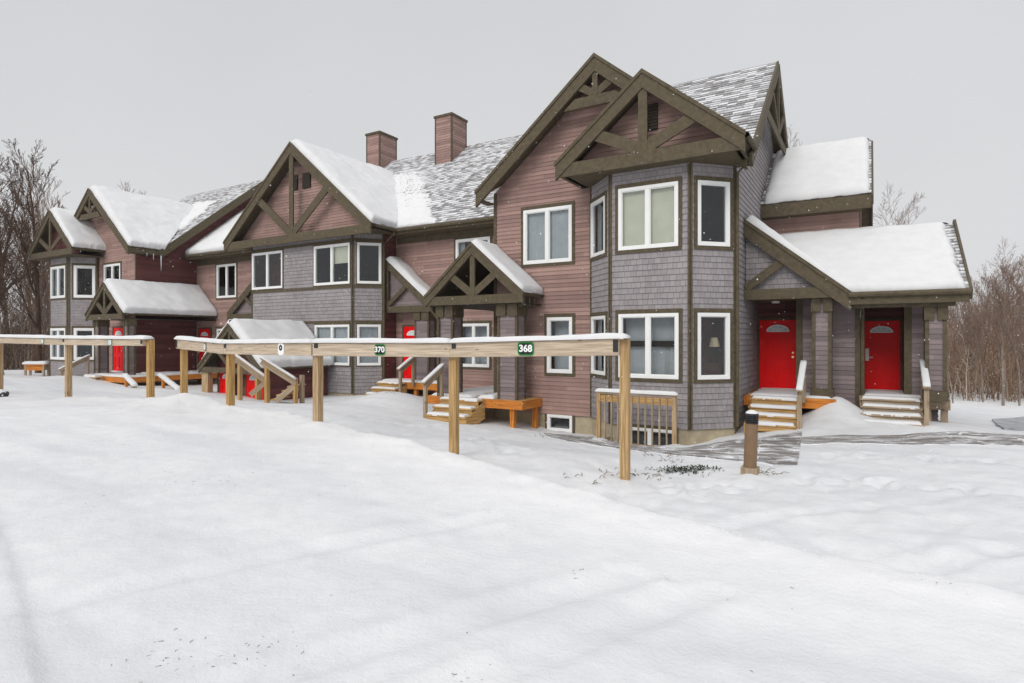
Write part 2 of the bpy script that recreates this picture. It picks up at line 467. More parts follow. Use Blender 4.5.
        if fill == 'cross':
            cu = MB(); bx(cu, a0+.03, a1-.03, z1-.80, z1-.66, -.3, -.27); bx(cu, a0+.03, a1-.03, z0+.03, z1-.03, -.42, -.40)  # black bar paints the dark band reflected in the pane, before a curtain
            cu.m = [0]*6+[1]*6
            cu.build('curtain', [M['black'], M['curtain']], w)
        if fill == 'lamp':
            cu = MB(); c = s.P(a1-.20, 0, -.30)
            cu.tube([c+V((0,0,z1-.80)), c+V((0,0,z1-.58))], [.13, .08], 12)
            cu.build('table_lamp', M['lampshade'], w)
            so = MB(); bx(so, a0+.12, a1-.1, z0+.02, z0+.38, -.42, -.16); bx(so, a0+.1, a0+.4, z0+.02, z0+.52, -.44, -.18); so.build('armchair', M['roomwarm'], w, bevel=.05)
        return w

def door(root, w, a0, a1, z0, z1, o=.03, lever=None, side=1):
    """a red panelled door with a fanlight, standing o proud of wall w"""
    P, S, U, N = w.P, w.S, w.U, w.N
    bx = lambda mb, a, b, c, d, p, q: mb.obox(P(a, c, p), S*(b-a), U*(d-c), N*(q-p))
    mb = MB(); W_, Hh = a1-a0, z1-z0
    bx(mb, a0, a1, z0, z1, o-.04, o)
    for (c, d) in ((.06, .36), (.42, .80)):
        for (a, b) in ((.13, .46), (.54, .87)):
            A, B, C, Dd = a0+W_*a, a0+W_*b, z0+Hh*c*.98, z0+Hh*d*.86
            bx(mb, A+.045, B-.045, C+.045, Dd-.045, o-.001, o+.016)
    rows = (0.0, .06*.98, .36*.86, .42*.98, .80*.86, 1.0)
    for k in (0, 2, 4): bx(mb, a0, a1, z0+Hh*rows[k], z0+Hh*rows[k+1], o+.0, o+.026)
    for k in (1, 3):
        for (a, b) in ((0, .13), (.46, .54), (.87, 1)): bx(mb, a0+W_*a, a0+W_*b, z0+Hh*rows[k], z0+Hh*rows[k+1], o+.0, o+.026)
    d = mb.build('door', M['red'], root, bevel=.009); o += .024
    fr = MB(); j = .07
    bx(fr, a0-j, a0-.006, z0-.05, z1+.006, -.02, o+.02); bx(fr, a1+.006, a1+j, z0-.05, z1+.006, -.02, o+.02); bx(fr, a0-j, a1+j, z1+.006, z1+j, -.02, o+.022)
    fr.build('door_frame', M['trim'], d, bevel=.004)
    fan = MB(); c = P((a0+a1)/2, z0+Hh*.835, o+.006); r = W_*.30
    pts = [c+S*(r*math.cos(math.pi*i/12))+U*(r*.62*math.sin(math.pi*i/12)) for i in range(13)]
    fan.prism(pts, N*.004); fan.build('fanlight', M['tray'], d)
    gr = MB()
    for i in range(12): gr.bar(pts[i], pts[i+1], N, .016, .03)
    gr.bar(pts[0], pts[12], N, .018, .024)
    for a in (.0, .26, .5, .74, 1.0): gr.bar(c, c+S*(r*math.cos(math.pi*a))+U*(r*.62*math.sin(math.pi*a)), N, .014, .022)
    q2 = [c+S*(r*.5*math.cos(math.pi*i/8))+U*(r*.31*math.sin(math.pi*i/8)) for i in range(9)]
    for i in range(8): gr.bar(q2[i], q2[i+1], N, .014, .014)
    gr.build('fanlight_grille', M['letter'], d)
    hd = MB(); ha = a1-.09 if side > 0 else a0+.09
    if lever == 'pad':
        bx(hd, ha-.04, ha+.04, z0+Hh*.42, z0+Hh*.60, o+.001, o+.03); hd.tube([P(ha, z0+Hh*.47, o+.05), P(ha-side*.13, z0+Hh*.47, o+.05)], .014, 8, cap=True)
        hd.build('handle', M['letter'], d)
    else:
        hd.tube([P(ha, z0+Hh*.47, o), P(ha, z0+Hh*.47, o+.06)], [.016, .032], 10, cap=True)
        hd.tube([P(ha, z0+Hh*.53, o), P(ha, z0+Hh*.53, o+.025)], .026, 10, cap=True)
        hd.build('handle', M['brass'], d)
    th = MB(); bx(th, a0-.02, a1+.02, z0-.055, z0-.004, -.02, o+.09); th.build('threshold', M['white'], d)
    return d

def roof_plane(mb, p00, p10, p01, p11, e=E_R, lip=.012, thick=.17):
    """shingled slope: eave p00-p10, ridge p01-p11; slot 0 shingles, slot 1 boarding below"""
    p00, p10, p01, p11 = map(V, (p00, p10, p01, p11))
    S = (p10-p00).normalized(); N = S.cross(p01-p00).normalized()
    if N.z < 0: raise ValueError('roof upside down')
    U = N.cross(S); v1 = (p01-p00).dot(U); L = (p10-p00).length
    l1 = (p01-p00).dot(S); r1 = (p11-p00).dot(S)
    courses(mb, p00, S, U, N, 0, v1, lambda z: l1*z/v1, lambda z: L+(r1-L)*z/v1, [], e, lip, mi=0)
    poly = [p00, p10, p11, p01]
    if (p11-p01).length < .01: poly = poly[:3]
    mb.prism([p-N*.004 for p in poly], -N*thick, 1)

def fbm(x, y, s=1.0, sd=0.0, o=3):
    r = 0; a = 1; t = 0
    for i in range(o):
        r += a*mn.noise(V((x*s, y*s, sd+i*7.3))); t += a; a *= .5; s *= 2.1
    return r/t

def snow_quad(mb, p00, p10, p01, p11, T=.16, r=.22, edge=(1,1,1,1), rag=(0,0,0,0), nx=None, ny=None, sd=0.0, over=(0,0,0,0)):
    """a blanket of snow on a slope. edge: which sides (eave, ridge, first, second) round off to nothing;
    rag: how far those sides wander inwards; over: how far they hang over"""
    p00, p10, p01, p11 = map(V, (p00, p10, p01, p11))
    N = (p10-p00).cross(p01-p00)
    if N.length < 1e-6: N = (p10-p00).cross(p11-p00)
    N.normalize()
    Lx = max((p10-p00).length, (p11-p01).length); Ly = (p01-p00).length
    nx = nx or max(6, min(110, int(Lx/.09))); ny = ny or max(6, min(110, int(Ly/.09)))
    rag = tuple(max(q, min(.08, Lx*.03)) if edge[k] else q for k, q in enumerate(rag))
    ease = lambda q: .5-.5*math.cos(math.pi*q)
    base = len(mb.v)
    for j in range(ny+1):
        for i in range(nx+1):
            a = i/nx; b = j/ny
            if edge[2] and edge[3]: a = .5*a+.5*ease(a)
            if edge[0] and edge[1]: b = .5*b+.5*ease(b)
            wob = lambda k, q: rag[k]*(.5+.8*fbm(q*4, k*5.1, .9, sd+k, 4)+.5*fbm(q*16, k*5.1, .9, sd+k+5, 4)) if rag[k] else -over[k]
            al = wob(2, b*Ly/3)/Lx; ar = 1-wob(3, b*Ly/3)/Lx
            bl = wob(0, a*Lx/3)/Ly; bt = 1-wob(1, a*Lx/3)/Ly
            A = al+(ar-al)*a; B = bl+(bt-bl)*b
            w = ((p11-p01)*B+(p10-p00)*(1-B)).length if Lx else 1
            q = (p00*(1-A)+p10*A)*(1-B)+(p01*(1-A)+p11*A)*B
            h = 1.0
            for k, d in enumerate((b*Ly*(bt-bl), (1-b)*Ly*(bt-bl), a*w*(ar-al), (1-a)*w*(ar-al))):
                if edge[k]:
                    rr = r*(3.2 if rag[k] > .3 else 1)
                    x = min(1, d/rr); h *= math.sqrt(max(0, 1-(1-x)**2))
            n = fbm(q.x, q.y, .55, sd, 3)*.6+fbm(q.x, q.y+q.z, 1.9, sd+3, 4)*.30
            q = q+N*(T*h*(1+n)+.006)
            mb.v.append(tuple(q))
    W_ = nx+1
    for j in range(ny):
        for i in range(nx):
            k = base+j*W_+i
            mb.f.append((k, k+1, k+1+W_, k+W_)); mb.uv.append([(0, 0)]*4); mb.m.append(0)
    # skirt down on to the roof
    rim = [base+i for i in range(W_)]+[base+j*W_+nx for j in range(1, ny+1)]+[base+ny*W_+i for i in range(nx-1, -1, -1)]+[base+j*W_ for j in range(ny-1, 0, -1)]
    low = len(mb.v)
    for k in rim: mb.v.append(tuple(V(mb.v[k])-N*.035))
    n = len(rim)
    for i in range(n):
        j = (i+1) % n
        mb.f.append((rim[j], rim[i], low+i, low+j)); mb.uv.append([(0, 0)]*4); mb.m.append(0)

def snow_cap(mb, p0, p1, w, h, sd=0.0, step=.12, lump=.3):
    """rounded snow lying along a rail from p0 to p1 (points on the middle of its top)"""
    p0, p1 = V(p0), V(p1); d = p1-p0; L = d.length; d.normalize()
    s = V((-d.y, d.x, 0)).normalized(); n = max(3, int(L/step)); prof = []
    up = s.cross(d)*-1 if s.cross(d).z < 0 else s.cross(d)
    k = 8; base = len(mb.v)
    for i in range(n+1):
        c = p0+d*(L*i/n)
        end = min(1, (min(i, n-i)+.25)*step/.09); end = math.sqrt(max(.02, 1-(1-min(1, end))**2))
        nz = 1+lump*fbm(i*step, sd, 1.4, sd, 3)
        for j in range(k+1):
            th = math.pi*j/k
            x = math.cos(th); x = math.copysign(abs(x)**.6, x); z = math.sin(th)**.6
            q = c+s*(w/2*x*(1+.12*fbm(i*step*2, j, 1, sd+9, 2)))+up*(h*z*nz*end+.002)
            mb.v.append(tuple(q))
    for i in range(n):
        for j in range(k):
            a = base+i*(k+1)+j
            mb.f.append((a, a+1, a+k+2, a+k+1)); mb.uv.append([(0, 0)]*4); mb.m.append(0)
    for i in (0, n):
        a = base+i*(k+1); f = tuple(range(a, a+k+1)); mb.f.append(f if i else f[::-1]); mb.uv.append([(0, 0)]*(k+1)); mb.m.append(0)

def truss(root, xc, hw, Y, zt, zb, wid=.30, dep=.09, chord=True, king=True, brace=True, collar=None, name='gable_truss', chw=.30, kw=.17, x_cut=None, bz=.5):
    """rakes, chord, king post and braces facing the street in plane Y (front face); zt apex, zb lower rake ends"""
    mb = MB(); f = V((0, 1, 0)); sl = (zt-zb)/hw; c = math.hypot(1, sl)
    for sg in (-1, 1):
        up = V((xc, Y, zt-wid*.5*c)); lo = V((xc+sg*hw, Y, zb-wid*.5*c))
        # mitred plank
        poly = [V((xc, Y, zt)), V((xc, Y, zt-wid*c)), V((xc+sg*hw, Y, zb-wid*c+.0)), V((xc+sg*hw, Y, zb))]
        # plumb-cut foot
        mb.prism(poly, f*dep)
        # thin shingle mould on the rake
        q = [V((xc, Y-.03, zt+.03)), V((xc, Y-.03, zt-.07)), V((xc+sg*(hw+.02), Y-.03, zb-.07)), V((xc+sg*(hw+.02), Y-.03, zb+.03))]
        mb.prism(q, f*.028)
    Yi = Y+.025
    cz = collar if collar is not None else zb-.02
    half = (zt-wid*c-cz)/sl if collar is not None else hw-.12
    if chord:
        h2 = half+chw*.2
        if collar is None:
            mb.obox((xc-h2, Yi, cz-chw), (2*h2, 0, 0), (0, 0, chw), (0, dep*.8, 0))
        else:
            mb.prism([V((xc-h2-.1, Yi, cz-chw)), V((xc+h2+.1, Yi, cz-chw)), V((xc+h2-chw/sl*.7, Yi, cz)), V((xc-h2+chw/sl*.7, Yi, cz))], f*dep*.8)
    if king:
        mb.obox((xc-kw/2, Yi+.012, cz-.01), (0, 0, zt-wid*c*.85-cz), (kw, 0, 0), (0, dep*.7, 0))
    if brace:
        for sg in (-1, 1):
            a = V((xc+sg*kw*.4, Yi+.02, cz+.07)); x = hw*bz if collar is None else half*bz
            b = V((xc+sg*x, Yi+.02, zt-x*sl-wid*c*.8))
            mb.bar(a, b, f, dep*.6, kw*1.3)
    return mb.build(name, M['trim'], root, bevel=.006)

def gable_roof(root, xc, hw, zt, zb, Yf, Yr, Ye, thick=.14, sides=(1, 1)):
    """two slopes with their ridge along Y from Yf to Yr; the eaves end at Ye where they meet what lies behind"""
    mb = MB()
    if sides[1]: roof_plane(mb, (xc+hw, Yf, zb), (xc+hw, Ye, zb), (xc, Yf, zt), (xc, Yr, zt), thick=thick)
    if sides[0]: roof_plane(mb, (xc-hw, Ye, zb), (xc-hw, Yf, zb), (xc, Yr, zt), (xc, Yf, zt), thick=thick)
    return mb.build('roof', [M['roof'], M['trim']], root)

def simple(root, name, mat, boxes, bevel=0, parent=None):
    return pieces(name, M[mat], parent or root, boxes, bevel)

def steps_thing(label, x0, x1, yt, zt, n, rise, run, group='wooden entry steps', mat='step', rails=(), snow=.045, deck=None, wide=0.0):
    """open wooden steps coming down towards the street from z=zt at y=yt"""
    base = ((x0+x1)/2, yt-n*run/2, zt-rise*n)
    r = empty('entry_steps', base, label, 'steps', group)
    for k in range(n):
        z = zt-rise*(k+1)*1.0+rise*.0; y1 = yt-run*k; y0 = y1-run-.03
        z = zt-rise*k-.02
        t = MB()
        t.obox((x0-.03, y0, z-.045), (x1-x0+.06, 0, 0), (0, (run+.03)/2-.008, 0), (0, 0, .04))
        t.obox((x0-.03, y0+(run+.03)/2, z-.045), (x1-x0+.06, 0, 0), (0, (run+.03)/2-.004, 0), (0, 0, .04))
        tr = t.build('tread', M[mat], r, bevel=.005)
        if snow:
            s = MB()
            snow_quad(s, (x0-.01, y0-.015, z), (x1+.01, y0-.015, z), (x0-.01, y1-.02, z), (x1+.01, y1-.02, z), snow, .05, nx=40, ny=10, sd=k*3.1+x0, rag=(.03, .0, .05, .06))
            s.build('tread_snow', M['snow'], tr, smooth=True)
        simple(r, 'riser', mat, [(x0, x1, y1-run+.005, y1-run+.03, z-rise+.0, z-.047)], .003)
    for x in (x0-.035, x1+.001):
        st = MB(); st.prism([V((x, yt, zt-.05)), V((x, yt-run*n, zt-rise*n+.1)), V((x, yt-run*n, zt-rise*n-.25)), V((x, yt, zt-rise-.35))], (.034, 0, 0)); st.build('stringer', M[mat], r)
    for (x, y0, y1, z0, z1, zb) in rails:      # y0,z0 low end of the handrail, y1,z1 high end, zb foot of the newel
        simple(r, 'newel', 'old', [(x-.045, x+.045, y0+.03, y0+.12, zb, z0-.02)], .005)
        if zb > -9: simple(r, 'newel', 'old', [(x-.045, x+.045, y1-.12, y1-.03, zt-.1, z1-.03)], .005)
        h = MB(); h.bar((x-.07, y0-.05, z0), (x-.07, y1, z1), (1, 0, 0), .14, .04)
        h.bar((x-.02, y0+.05, z0-.12), (x-.02, y1-.05, z1-.12), (1, 0, 0), .04, .13)
        hr = h.build('handrail', M['old'], r, bevel=.005)
        s = MB(); snow_cap(s, (x, y0-.04, z0+.02), (x, y1-.02, z1+.02), .14, .045, x); s.build('rail_snow', M['snow'], hr, smooth=True)
    return r
# ------------------------------------------------------------------ shared building pieces
def gable_limits(x0, x1, xc, zt, sl):
    """clip a front wall [x0,x1] under slopes whose underside peaks at zt"""
    sL = lambda z: max(0.0, min(xc-x0, xc-(zt-z)/sl-x0))
    sR = lambda z: min(x1-x0, max(xc-x0, xc+(zt-z)/sl-x0))
    return dict(sL=sL, sR=sR, brk=(zt-(xc-x0)*sl, zt-(x1-xc)*sl))
def corner_boards(root, walls, z0, z1, w=.048):
    for wl, ends in walls:
        for e in ends:
            mb = MB(); a0 = 0 if e == 0 else wl.len-w
            mb.obox(wl.P(a0, z0, -.02), wl.U*(z1-z0), wl.S*w, wl.N*.052)
            mb.build('corner_board', M['trim'], root, bevel=.004)
def soffit(root, x0, x1, y0, y1, z, mat='trim'):
    return simple(root, 'soffit', mat, [(x0, x1, y0, y1, z-.02, z)])
def louver(root, x0, x1, Y, z0, z1):
    mb = MB(); mb.box(x0, x1, Y-.03, Y+.02, z0, z1); n = int((z1-z0)/.07)
    lv = mb.build('louver_vent', M['dark'], root)
    s = MB()
    for i in range(n):
        z = z0+(i+.5)*(z1-z0)/n
        s.obox((x0, Y-.055, z-.02), (x1-x0, 0, 0), (0, .035, .03), (0, -.004, .006))
    s.build('louver', M['trim'], lv)
def pier(root, x0, x1, y0, y1, z0, z1, name='porch_column', plinth=True, blocks=True):
    c = MB(); c.box(x0+.03, x1-.03, y0+.03, y1-.03, z0, z1)
    p = MB()
    w = Wall(root, (x0+.03, y0+.03), (x1-.03, y0+.03), z0, z1, 'lilac')
    courses(p, w.O, w.S, w.U, w.N, z0, z1, w.sL, w.sR, [], E_S, .016)
    w = Wall(root, (x1-.03, y0+.03), (x1-.03, y1-.03), z0, z1, 'lilac')
    courses(p, w.O, w.S, w.U, w.N, z0, z1, w.sL, w.sR, [], E_S, .016)
    p.box(x0+.03, x1-.031, y0+.031, y1-.03, z0, z1)
    o = p.build(name, M['lilac'], root)
    t = MB(); q = .075
    for x in (x0, x1-q):
        for y in (y0, y1-q): t.box(x, x+q, y, y+q, z0, z1)
    t.build('column_trim', M['trim'], o, bevel=.004)
    if plinth:
        b = MB(); b.box(x0-.04, x1+.04, y0-.04, y1+.04, z0, z0+.22); b.build('plinth', M['trim'], o, bevel=.01)
    if blocks:
        b = MB(); m = (x0+x1)/2
        b.box(x0-.02, m-.03, y0-.05, y1+.02, z1-.32, z1); b.box(m+.03, x1+.02, y0-.05, y1+.02, z1-.32, z1); b.build('capital_block', M['trim'], o, bevel=.008)
    return o
def snow_on(root, roofs, smooth=True):
    mb = MB()
    for a in roofs: snow_quad(mb, *a[0], **a[1])
    return mb.build('roof_snow', M['snow'], root, smooth=smooth)
def deck(root, x0, x1, y0, y1, z, fascia='step', snow=.06, posts=(), foot=-2.6, n=None, sn=None):
    mb = MB(); k = int((y1-y0)/.145)
    for i in range(k):
        y = y0+(y1-y0)*i/k
        mb.obox((x0, y, z-.04), (x1-x0, 0, 0), (0, (y1-y0)/k-.008, 0), (0, 0, .04))
    d = mb.build('porch_deck', M['step'], root)
    f = MB(); f.box(x0, x1, y0-.045, y0-.003, z-.24, z-.002); f.box(x1+.003, x1+.045, y0-.045, y1, z-.24, z-.002); f.box(x0-.045, x0-.003, y0-.045, y1, z-.24, z-.002)
    f.build('deck_fascia', M[fascia], d, bevel=.006)
    for (x, y) in posts:
        p = MB(); p.post(x, y, foot, z-.045, .13); p.build('deck_post', M[fascia], d, bevel=.006)
    if snow:
        s = MB(); q = sn or (x0, x1, y0, y1)
        snow_quad(s, (q[0], q[2], z), (q[1], q[2], z), (q[0], q[3], z), (q[1], q[3], z), snow, .12, rag=(.1, 0, .1, .1), sd=x0)
        s.build('deck_snow', M['snow'], d, smooth=True)
    return d
def gutter(root, p0, p1, out, mat='trim', rad=.065):
    mb = MB(); mb.tube([p0, p1], rad, 8, cap=True); return mb.build('gutter', M[mat], root)
def downspout(root, pts, r=.04):
    mb = MB(); mb.tube(pts, r, 7); return mb.build('downspout', M['trim'], root, smooth=False)

TG = 'attached townhouses of the row'
# ================================================================== nearest townhouse
HR = empty('townhouse', (-6, 15, -2.4), 'nearest mauve townhouse with twin truss gables, tall shingled bay and two porch doors', 'house', TG)
SL = .836
XC, HW, ZT, ZB = -6.15, 3.75, 7.40, 4.27
w = Wall(HR, (-9.61, 14.9), (-2.74, 14.9), -2.14, ZT-.22, 'mauve', **gable_limits(-9.61, -2.74, XC, ZT-.22, SL))
w.holes.append((3.28, 6.87, -2.3, 4.1))
w.window((524, 572.3), (2.12, 3.68), 2, 'curtain')
w.window((547.5, 572.7), (-.98, .58), 1, 'cross')
w.build(); frontR = w
wf = Wall(HR, (-9.59, 14.93), (-2.76, 14.93), -3.4, -2.14, 'found', name='foundation')
M['found_'] = M['found']
wf.window((547.7, 572.7), (-2.62, -2.15), 1, 'dark', frame=.07, casing=.075)
def build_found(w):
    mb = MB(); courses(mb, w.O, w.S, w.U, w.N, w.z0, w.z1, w.sL, w.sR, w.holes, 2.0, .001); return mb.build('foundation', M['found'], w.root)
build_found(wf)
corner_boards(HR, [(w, (0,))], -2.14, 4.3, .1)
# bay
B = [(-6.47, 14.88), (-5.55, 13.95), (-3.58, 13.95), (-2.74, 14.80)]
bw = [Wall(HR, B[i], B[i+1], -2.14, 4.09, 'shingle', name='bay_wall') for i in range(3)]
for q in bw: q.dep = .5
UP, LO = (2.16, 3.68), (-.97, .59)
bw[0].window((592, 606), (2.16, 3.62), 1, 'sides', frame=.07); bw[0].window((592.3, 606.5), (-.95, .57), 1, 'sides', frame=.07)
bw[1].window((618.8, 678.6), UP, 2, 'blind', frame=.078); bw[1].window((619, 679), LO, 2, 'cross', frame=.078)
bw[2].window((697, 729), UP, 1, 'dark', frame=.078); bw[2].window((696.8, 729), LO, 1, 'lamp', frame=.078, room='roomwarm')
for q in bw: q.build()
corner_boards(HR, [(bw[0], (0, 1)), (bw[1], (0, 1)), (bw[2], (0, 1))], -2.14, 4.08)
for i in range(3):
    a, b = V((*B[i], 0)), V((*B[i+1], 0)); n = bw[i].N*-.03
    build_found(Wall(HR, (a+n)[:2], (b+n)[:2], -3.4, -2.14, 'found'))
soffit(HR, -6.75, -2.36, 13.52, 14.95, 4.10)
# side wall, gable shaped
YR = 19.2; ZRR = 4.28+SL*(YR-14.5)
sd = Wall(HR, (-2.74, 14.80), (-2.74, 23.6), -2.14, ZRR-.25, 'shingle',
          sL=lambda z: max(0, min(YR-14.8, (z-4.03)/SL-.3)), sR=lambda z: min(8.8, max(YR-14.8, 23.9-14.8-(z-4.03)/SL)), brk=(4.28, 4.3), name='side_wall')
sd.build(); corner_boards(HR, [(sd, (0,))], -2.14, 4.1)
build_found(Wall(HR, (-2.765, 14.82), (-2.765, 23.6), -3.4, -2.14, 'found'))
simple(HR, 'rear_wall', 'mauve', [(-9.6, -2.76, 23.5, 23.6, -3, 4.2), (-9.6, -9.5, 15, 23.5, -3, 4.2)])
# main roof: two slopes, the front one cut by the gable valleys
cth = 1/math.hypot(1, SL); sth = SL*cth
vv = (18.22-14.5)/cth; vt = (YR-14.5)/cth
mb = MB(); O = (-9.7, 14.5, 4.28)
courses(mb, O, (1,0,0), (0, cth, sth), (0, -sth, cth), 0, vt, lambda v: 9.7-2.42-(-2.42-XC)*min(1, v/vv), lambda v: 9.7-2.36, [], E_R, .013, (vv,))
courses(mb, O, (1,0,0), (0, cth, sth), (0, -sth, cth), 0, vt, lambda v: 0, lambda v: 9.7-9.9+(XC+9.9)*min(1, v/vv), [], E_R, .013, (vv,))
mb.prism([(-2.73, 14.5, 4.27), (-2.36, 14.5, 4.27), (-2.36, YR, ZRR-.01), (-2.73, YR, ZRR-.01)], (0, 0, -.2), 1)
roof_plane(mb, (-2.36, 23.9, 4.28), (-9.7, 23.9, 4.28), (-2.36, YR, ZRR), (-9.7, YR, ZRR))
mb.build('roof', [M['roof'], M['trim']], HR)
mb = MB()       # barge boards and truss of the side gable
for y in (14.45, 23.95): mb.bar((-2.36, y, 4.08), (-2.36, YR, ZRR-.14), (1,0,0), .06, .34)
mb.obox((-2.355, YR-2.3, 5.85), (0, 4.6, 0), (0, 0, .26), (.05, 0, 0))
mb.obox((-2.353, YR-.09, 6.0), (0, 0, 1.95), (0, .18, 0), (.055, 0, 0))
for s in (-1, 1): mb.bar((-2.35, YR+s*.08, 6.1), (-2.35, YR+s*1.2, 6.95), (1,0,0), .05, .16)
mb.build('gable_truss', M['trim'], HR, bevel=.006)
# front gable
gable_roof(HR, XC, HW, ZT, ZB, 14.4, 18.22, 14.52)
truss(HR, XC, HW, 14.34, ZT, ZB, wid=.33, collar=6.35, chw=.27, kw=.15, bz=.62)
simple(HR, 'gable_soffit', 'trim', [(-9.86, -9.63, 14.42, 14.9, 3.98, 4.02)])
# bay gable
gable_roof(HR, -4.56, 2.27, 6.27, 4.41, 13.5, 16.86, 14.62, sides=(0, 1))
gable_roof(HR, -4.56, 2.27, 6.27, 4.41, 13.5, 16.86, 14.88, sides=(1, 0))
truss(HR, -4.56, 2.27, 13.44, 6.27, 4.41, wid=.32, chw=.33, kw=.22, bz=.52)
gi = Wall(HR, (-6.5, 13.98), (-2.62, 13.98), 4.1, 6.03, 'mauve', name='gable_wall', **gable_limits(-6.5, -2.62, -4.56, 6.03, .82)); gi.build()
louver(HR, -4.80, -4.50+.16, 13.955, 5.0, 5.62)
simple(HR, 'frieze_board', 'trim', [(-6.65, -6.55, 13.55, 14.88, 4.08, 4.36), (-2.50, -2.42, 13.55, 14.9, 4.08, 4.36)])
gutter(HR, (-2.26, 13.46, 4.36), (-2.26, 14.55, 4.36), 1)
downspout(HR, [(-2.28, 14.5, 4.3), (-2.5, 14.72, 4.05), (-2.68, 14.76, 3.9), (-2.68, 14.76, -2.1)])

# upper storey of the entrance wing
uw = Wall(HR, (-2.74, 19.0), (-.25, 19.0), 2.2, 3.95, 'mauve'); uw.build()
us = Wall(HR, (-.25, 19.0), (-.25, 23.4), 1.5, 5.85, 'mauve', sL=lambda z: max(0, min(2.2, (z-3.95)/SL)), sR=lambda z: 4.4-max(0, min(2.2, (z-3.95)/SL)), brk=(3.95,), name='side_wall'); us.build()
mb = MB()
roof_plane(mb, (-2.73, 18.6, 3.9), (.04, 18.6, 3.9), (-2.73, 21.2, 6.07), (.04, 21.2, 6.07))
roof_plane(mb, (.04, 23.8, 3.9), (-2.73, 23.8, 3.9), (.04, 21.2, 6.07), (-2.73, 21.2, 6.07))
mb.build('wing_roof', [M['roof'], M['trim']], HR)
simple(HR, 'fascia', 'trim', [(-2.72, .04, 18.55, 18.6, 3.50, 3.86), (-2.72, -.2, 18.61, 18.98, 3.5, 3.53)], .006)
mb = MB()
mb.bar((.04, 18.56, 3.70), (.04, 21.2, 5.90), (1,0,0), .05, .28); mb.bar((.04, 23.84, 3.70), (.04, 21.2, 5.90), (1,0,0), .05, .28); mb.build('barge_board', M['trim'], HR, bevel=.005)
snow_on(HR, [(((-2.7, 18.56, 3.9), (.02, 18.56, 3.9), (-2.7, 21.2, 6.05), (.02, 21.2, 6.05)), dict(T=.14, r=.22, rag=(0, 0, .12, 0), sd=2, edge=(1, 0, 1, 1))),
             (((.02, 23.8, 3.93), (-2.7, 23.8, 3.93), (.02, 21.2, 6.1), (-2.7, 21.2, 6.05)), dict(T=.14, r=.22, sd=2.5, edge=(1, 0, 1, 1)))])
# lower wing: half gable over one door, long eave over the other
ZE, RY_, ZR = 1.05, 18.85, 2.92
mb = MB()
roof_plane(mb, (-.44, 15.9, ZE), (1.83, 15.9, ZE), (-2.72, RY_, ZR), (1.83, RY_, ZR))
roof_plane(mb, (1.83, 21.8, ZE), (-2.72, 21.8, ZE), (1.83, RY_, ZR), (-2.72, RY_, ZR))
roof_plane(mb, (-.44, 15.93, ZE), (-.44, 16.06, ZE), (-2.72, 15.93, 2.97), (-2.72, 18.7, 2.97), thick=.12)
mb.build('wing_roof', [M['roof'], M['trim']], HR)
mb = MB()
mb.prism([(-2.72, 15.86, 2.98), (-2.72, 15.86, 2.56), (-.38, 15.86, .63), (-.38, 15.86, 1.02)], (0, .09, 0))
mb.prism([(-2.72, 15.83, 3.02), (-2.72, 15.83, 2.91), (-.34, 15.83, .95), (-.34, 15.83, 1.06)], (0, .028, 0))
mb.obox((-2.72, 15.89, .96), (2.05, 0, 0), (0, 0, .26), (0, .08, 0))
mb.bar((-2.68, 15.91, 1.26), (-1.72, 15.91, 1.98), (0, 1, 0), .06, .2)
mb.build('half_gable_truss', M['trim'], HR, bevel=.006)
hg = Wall(HR, (-2.72, 16.12), (-.75, 16.12), 1.2, 2.75, 'shingle', sR=lambda z: max(0, min(1.97, (2.72-z)/.842)), name='gable_wall'); hg.build()
simple(HR, 'fascia', 'trim', [(-.44, 1.83, 15.87, 15.92, .78, 1.02), (-.40, 1.60, 16.02, 16.1, .70, .93)], .006)
gutter(HR, (-.42, 15.83, 1.0), (1.85, 15.83, 1.0), 1)
mb = MB(); mb.bar((1.83, 15.88, .93), (1.83, RY_, 2.93), (1,0,0), .05, .24); mb.bar((1.83, 21.84, .93), (1.83, RY_, 2.93), (1,0,0), .05, .24); mb.build('barge_board', M['trim'], HR, bevel=.005)
snow_on(HR, [(((-.42, 15.86, ZE), (1.80, 15.86, ZE), (-2.66, RY_+.02, ZR), (1.74, RY_+.02, ZR)), dict(T=.12, r=.2, rag=(0, 0, 0, .16), edge=(1, 0, 0, 1), sd=5)),
             (((1.8, 21.8, ZE), (-2.66, 21.8, ZE), (1.8, RY_, ZR+.02), (-2.66, RY_, ZR+.02)), dict(T=.12, r=.2, edge=(1, 0, 1, 1), sd=6)),
             (((-.40, 15.86, ZE), (-.40, 16.2, ZE), (-2.68, 15.86, 3.0), (-2.68, 18.7, 3.0)), dict(T=.15, r=.16, edge=(1, 0, 1, 0), sd=8, nx=40, ny=60))])
soffit(HR, -2.73, 1.6, 15.96, 19.3, 1.0, 'trim')
wp = Wall(HR, (-1.58, 16.9), (-.2, 16.9), -2.3, .98, 'lilac'); wp.build()
wq = Wall(HR, (.74, 16.9), (1.35, 16.9), -2.3, .98, 'lilac'); wq.build()
wr = Wall(HR, (1.35, 16.9), (1.35, 20.8), -2.3, 2.75, 'lilac', sL=lambda z: max(0, min(1.95, (z-.95)/.678)), sR=lambda z: 3.9-max(0, min(1.95, (z-.95)/.678)), brk=(.95,), name='side_wall'); wr.build()
d1 = Wall(HR, (-2.73, 18.05), (-1.58, 18.05), -1.6, .98, 'shaded'); d1.build()
d2 = Wall(HR, (-.2, 18.5), (.74, 18.5), -1.6, .98, 'shaded'); d2.build()
for a, b in (((-1.58, 18.05), (-1.58, 16.9)), ((-.2, 16.9), (-.2, 18.5)), ((.74, 18.5), (.74, 16.9))): Wall(HR, a, b, -1.6, .98, 'shaded').build()
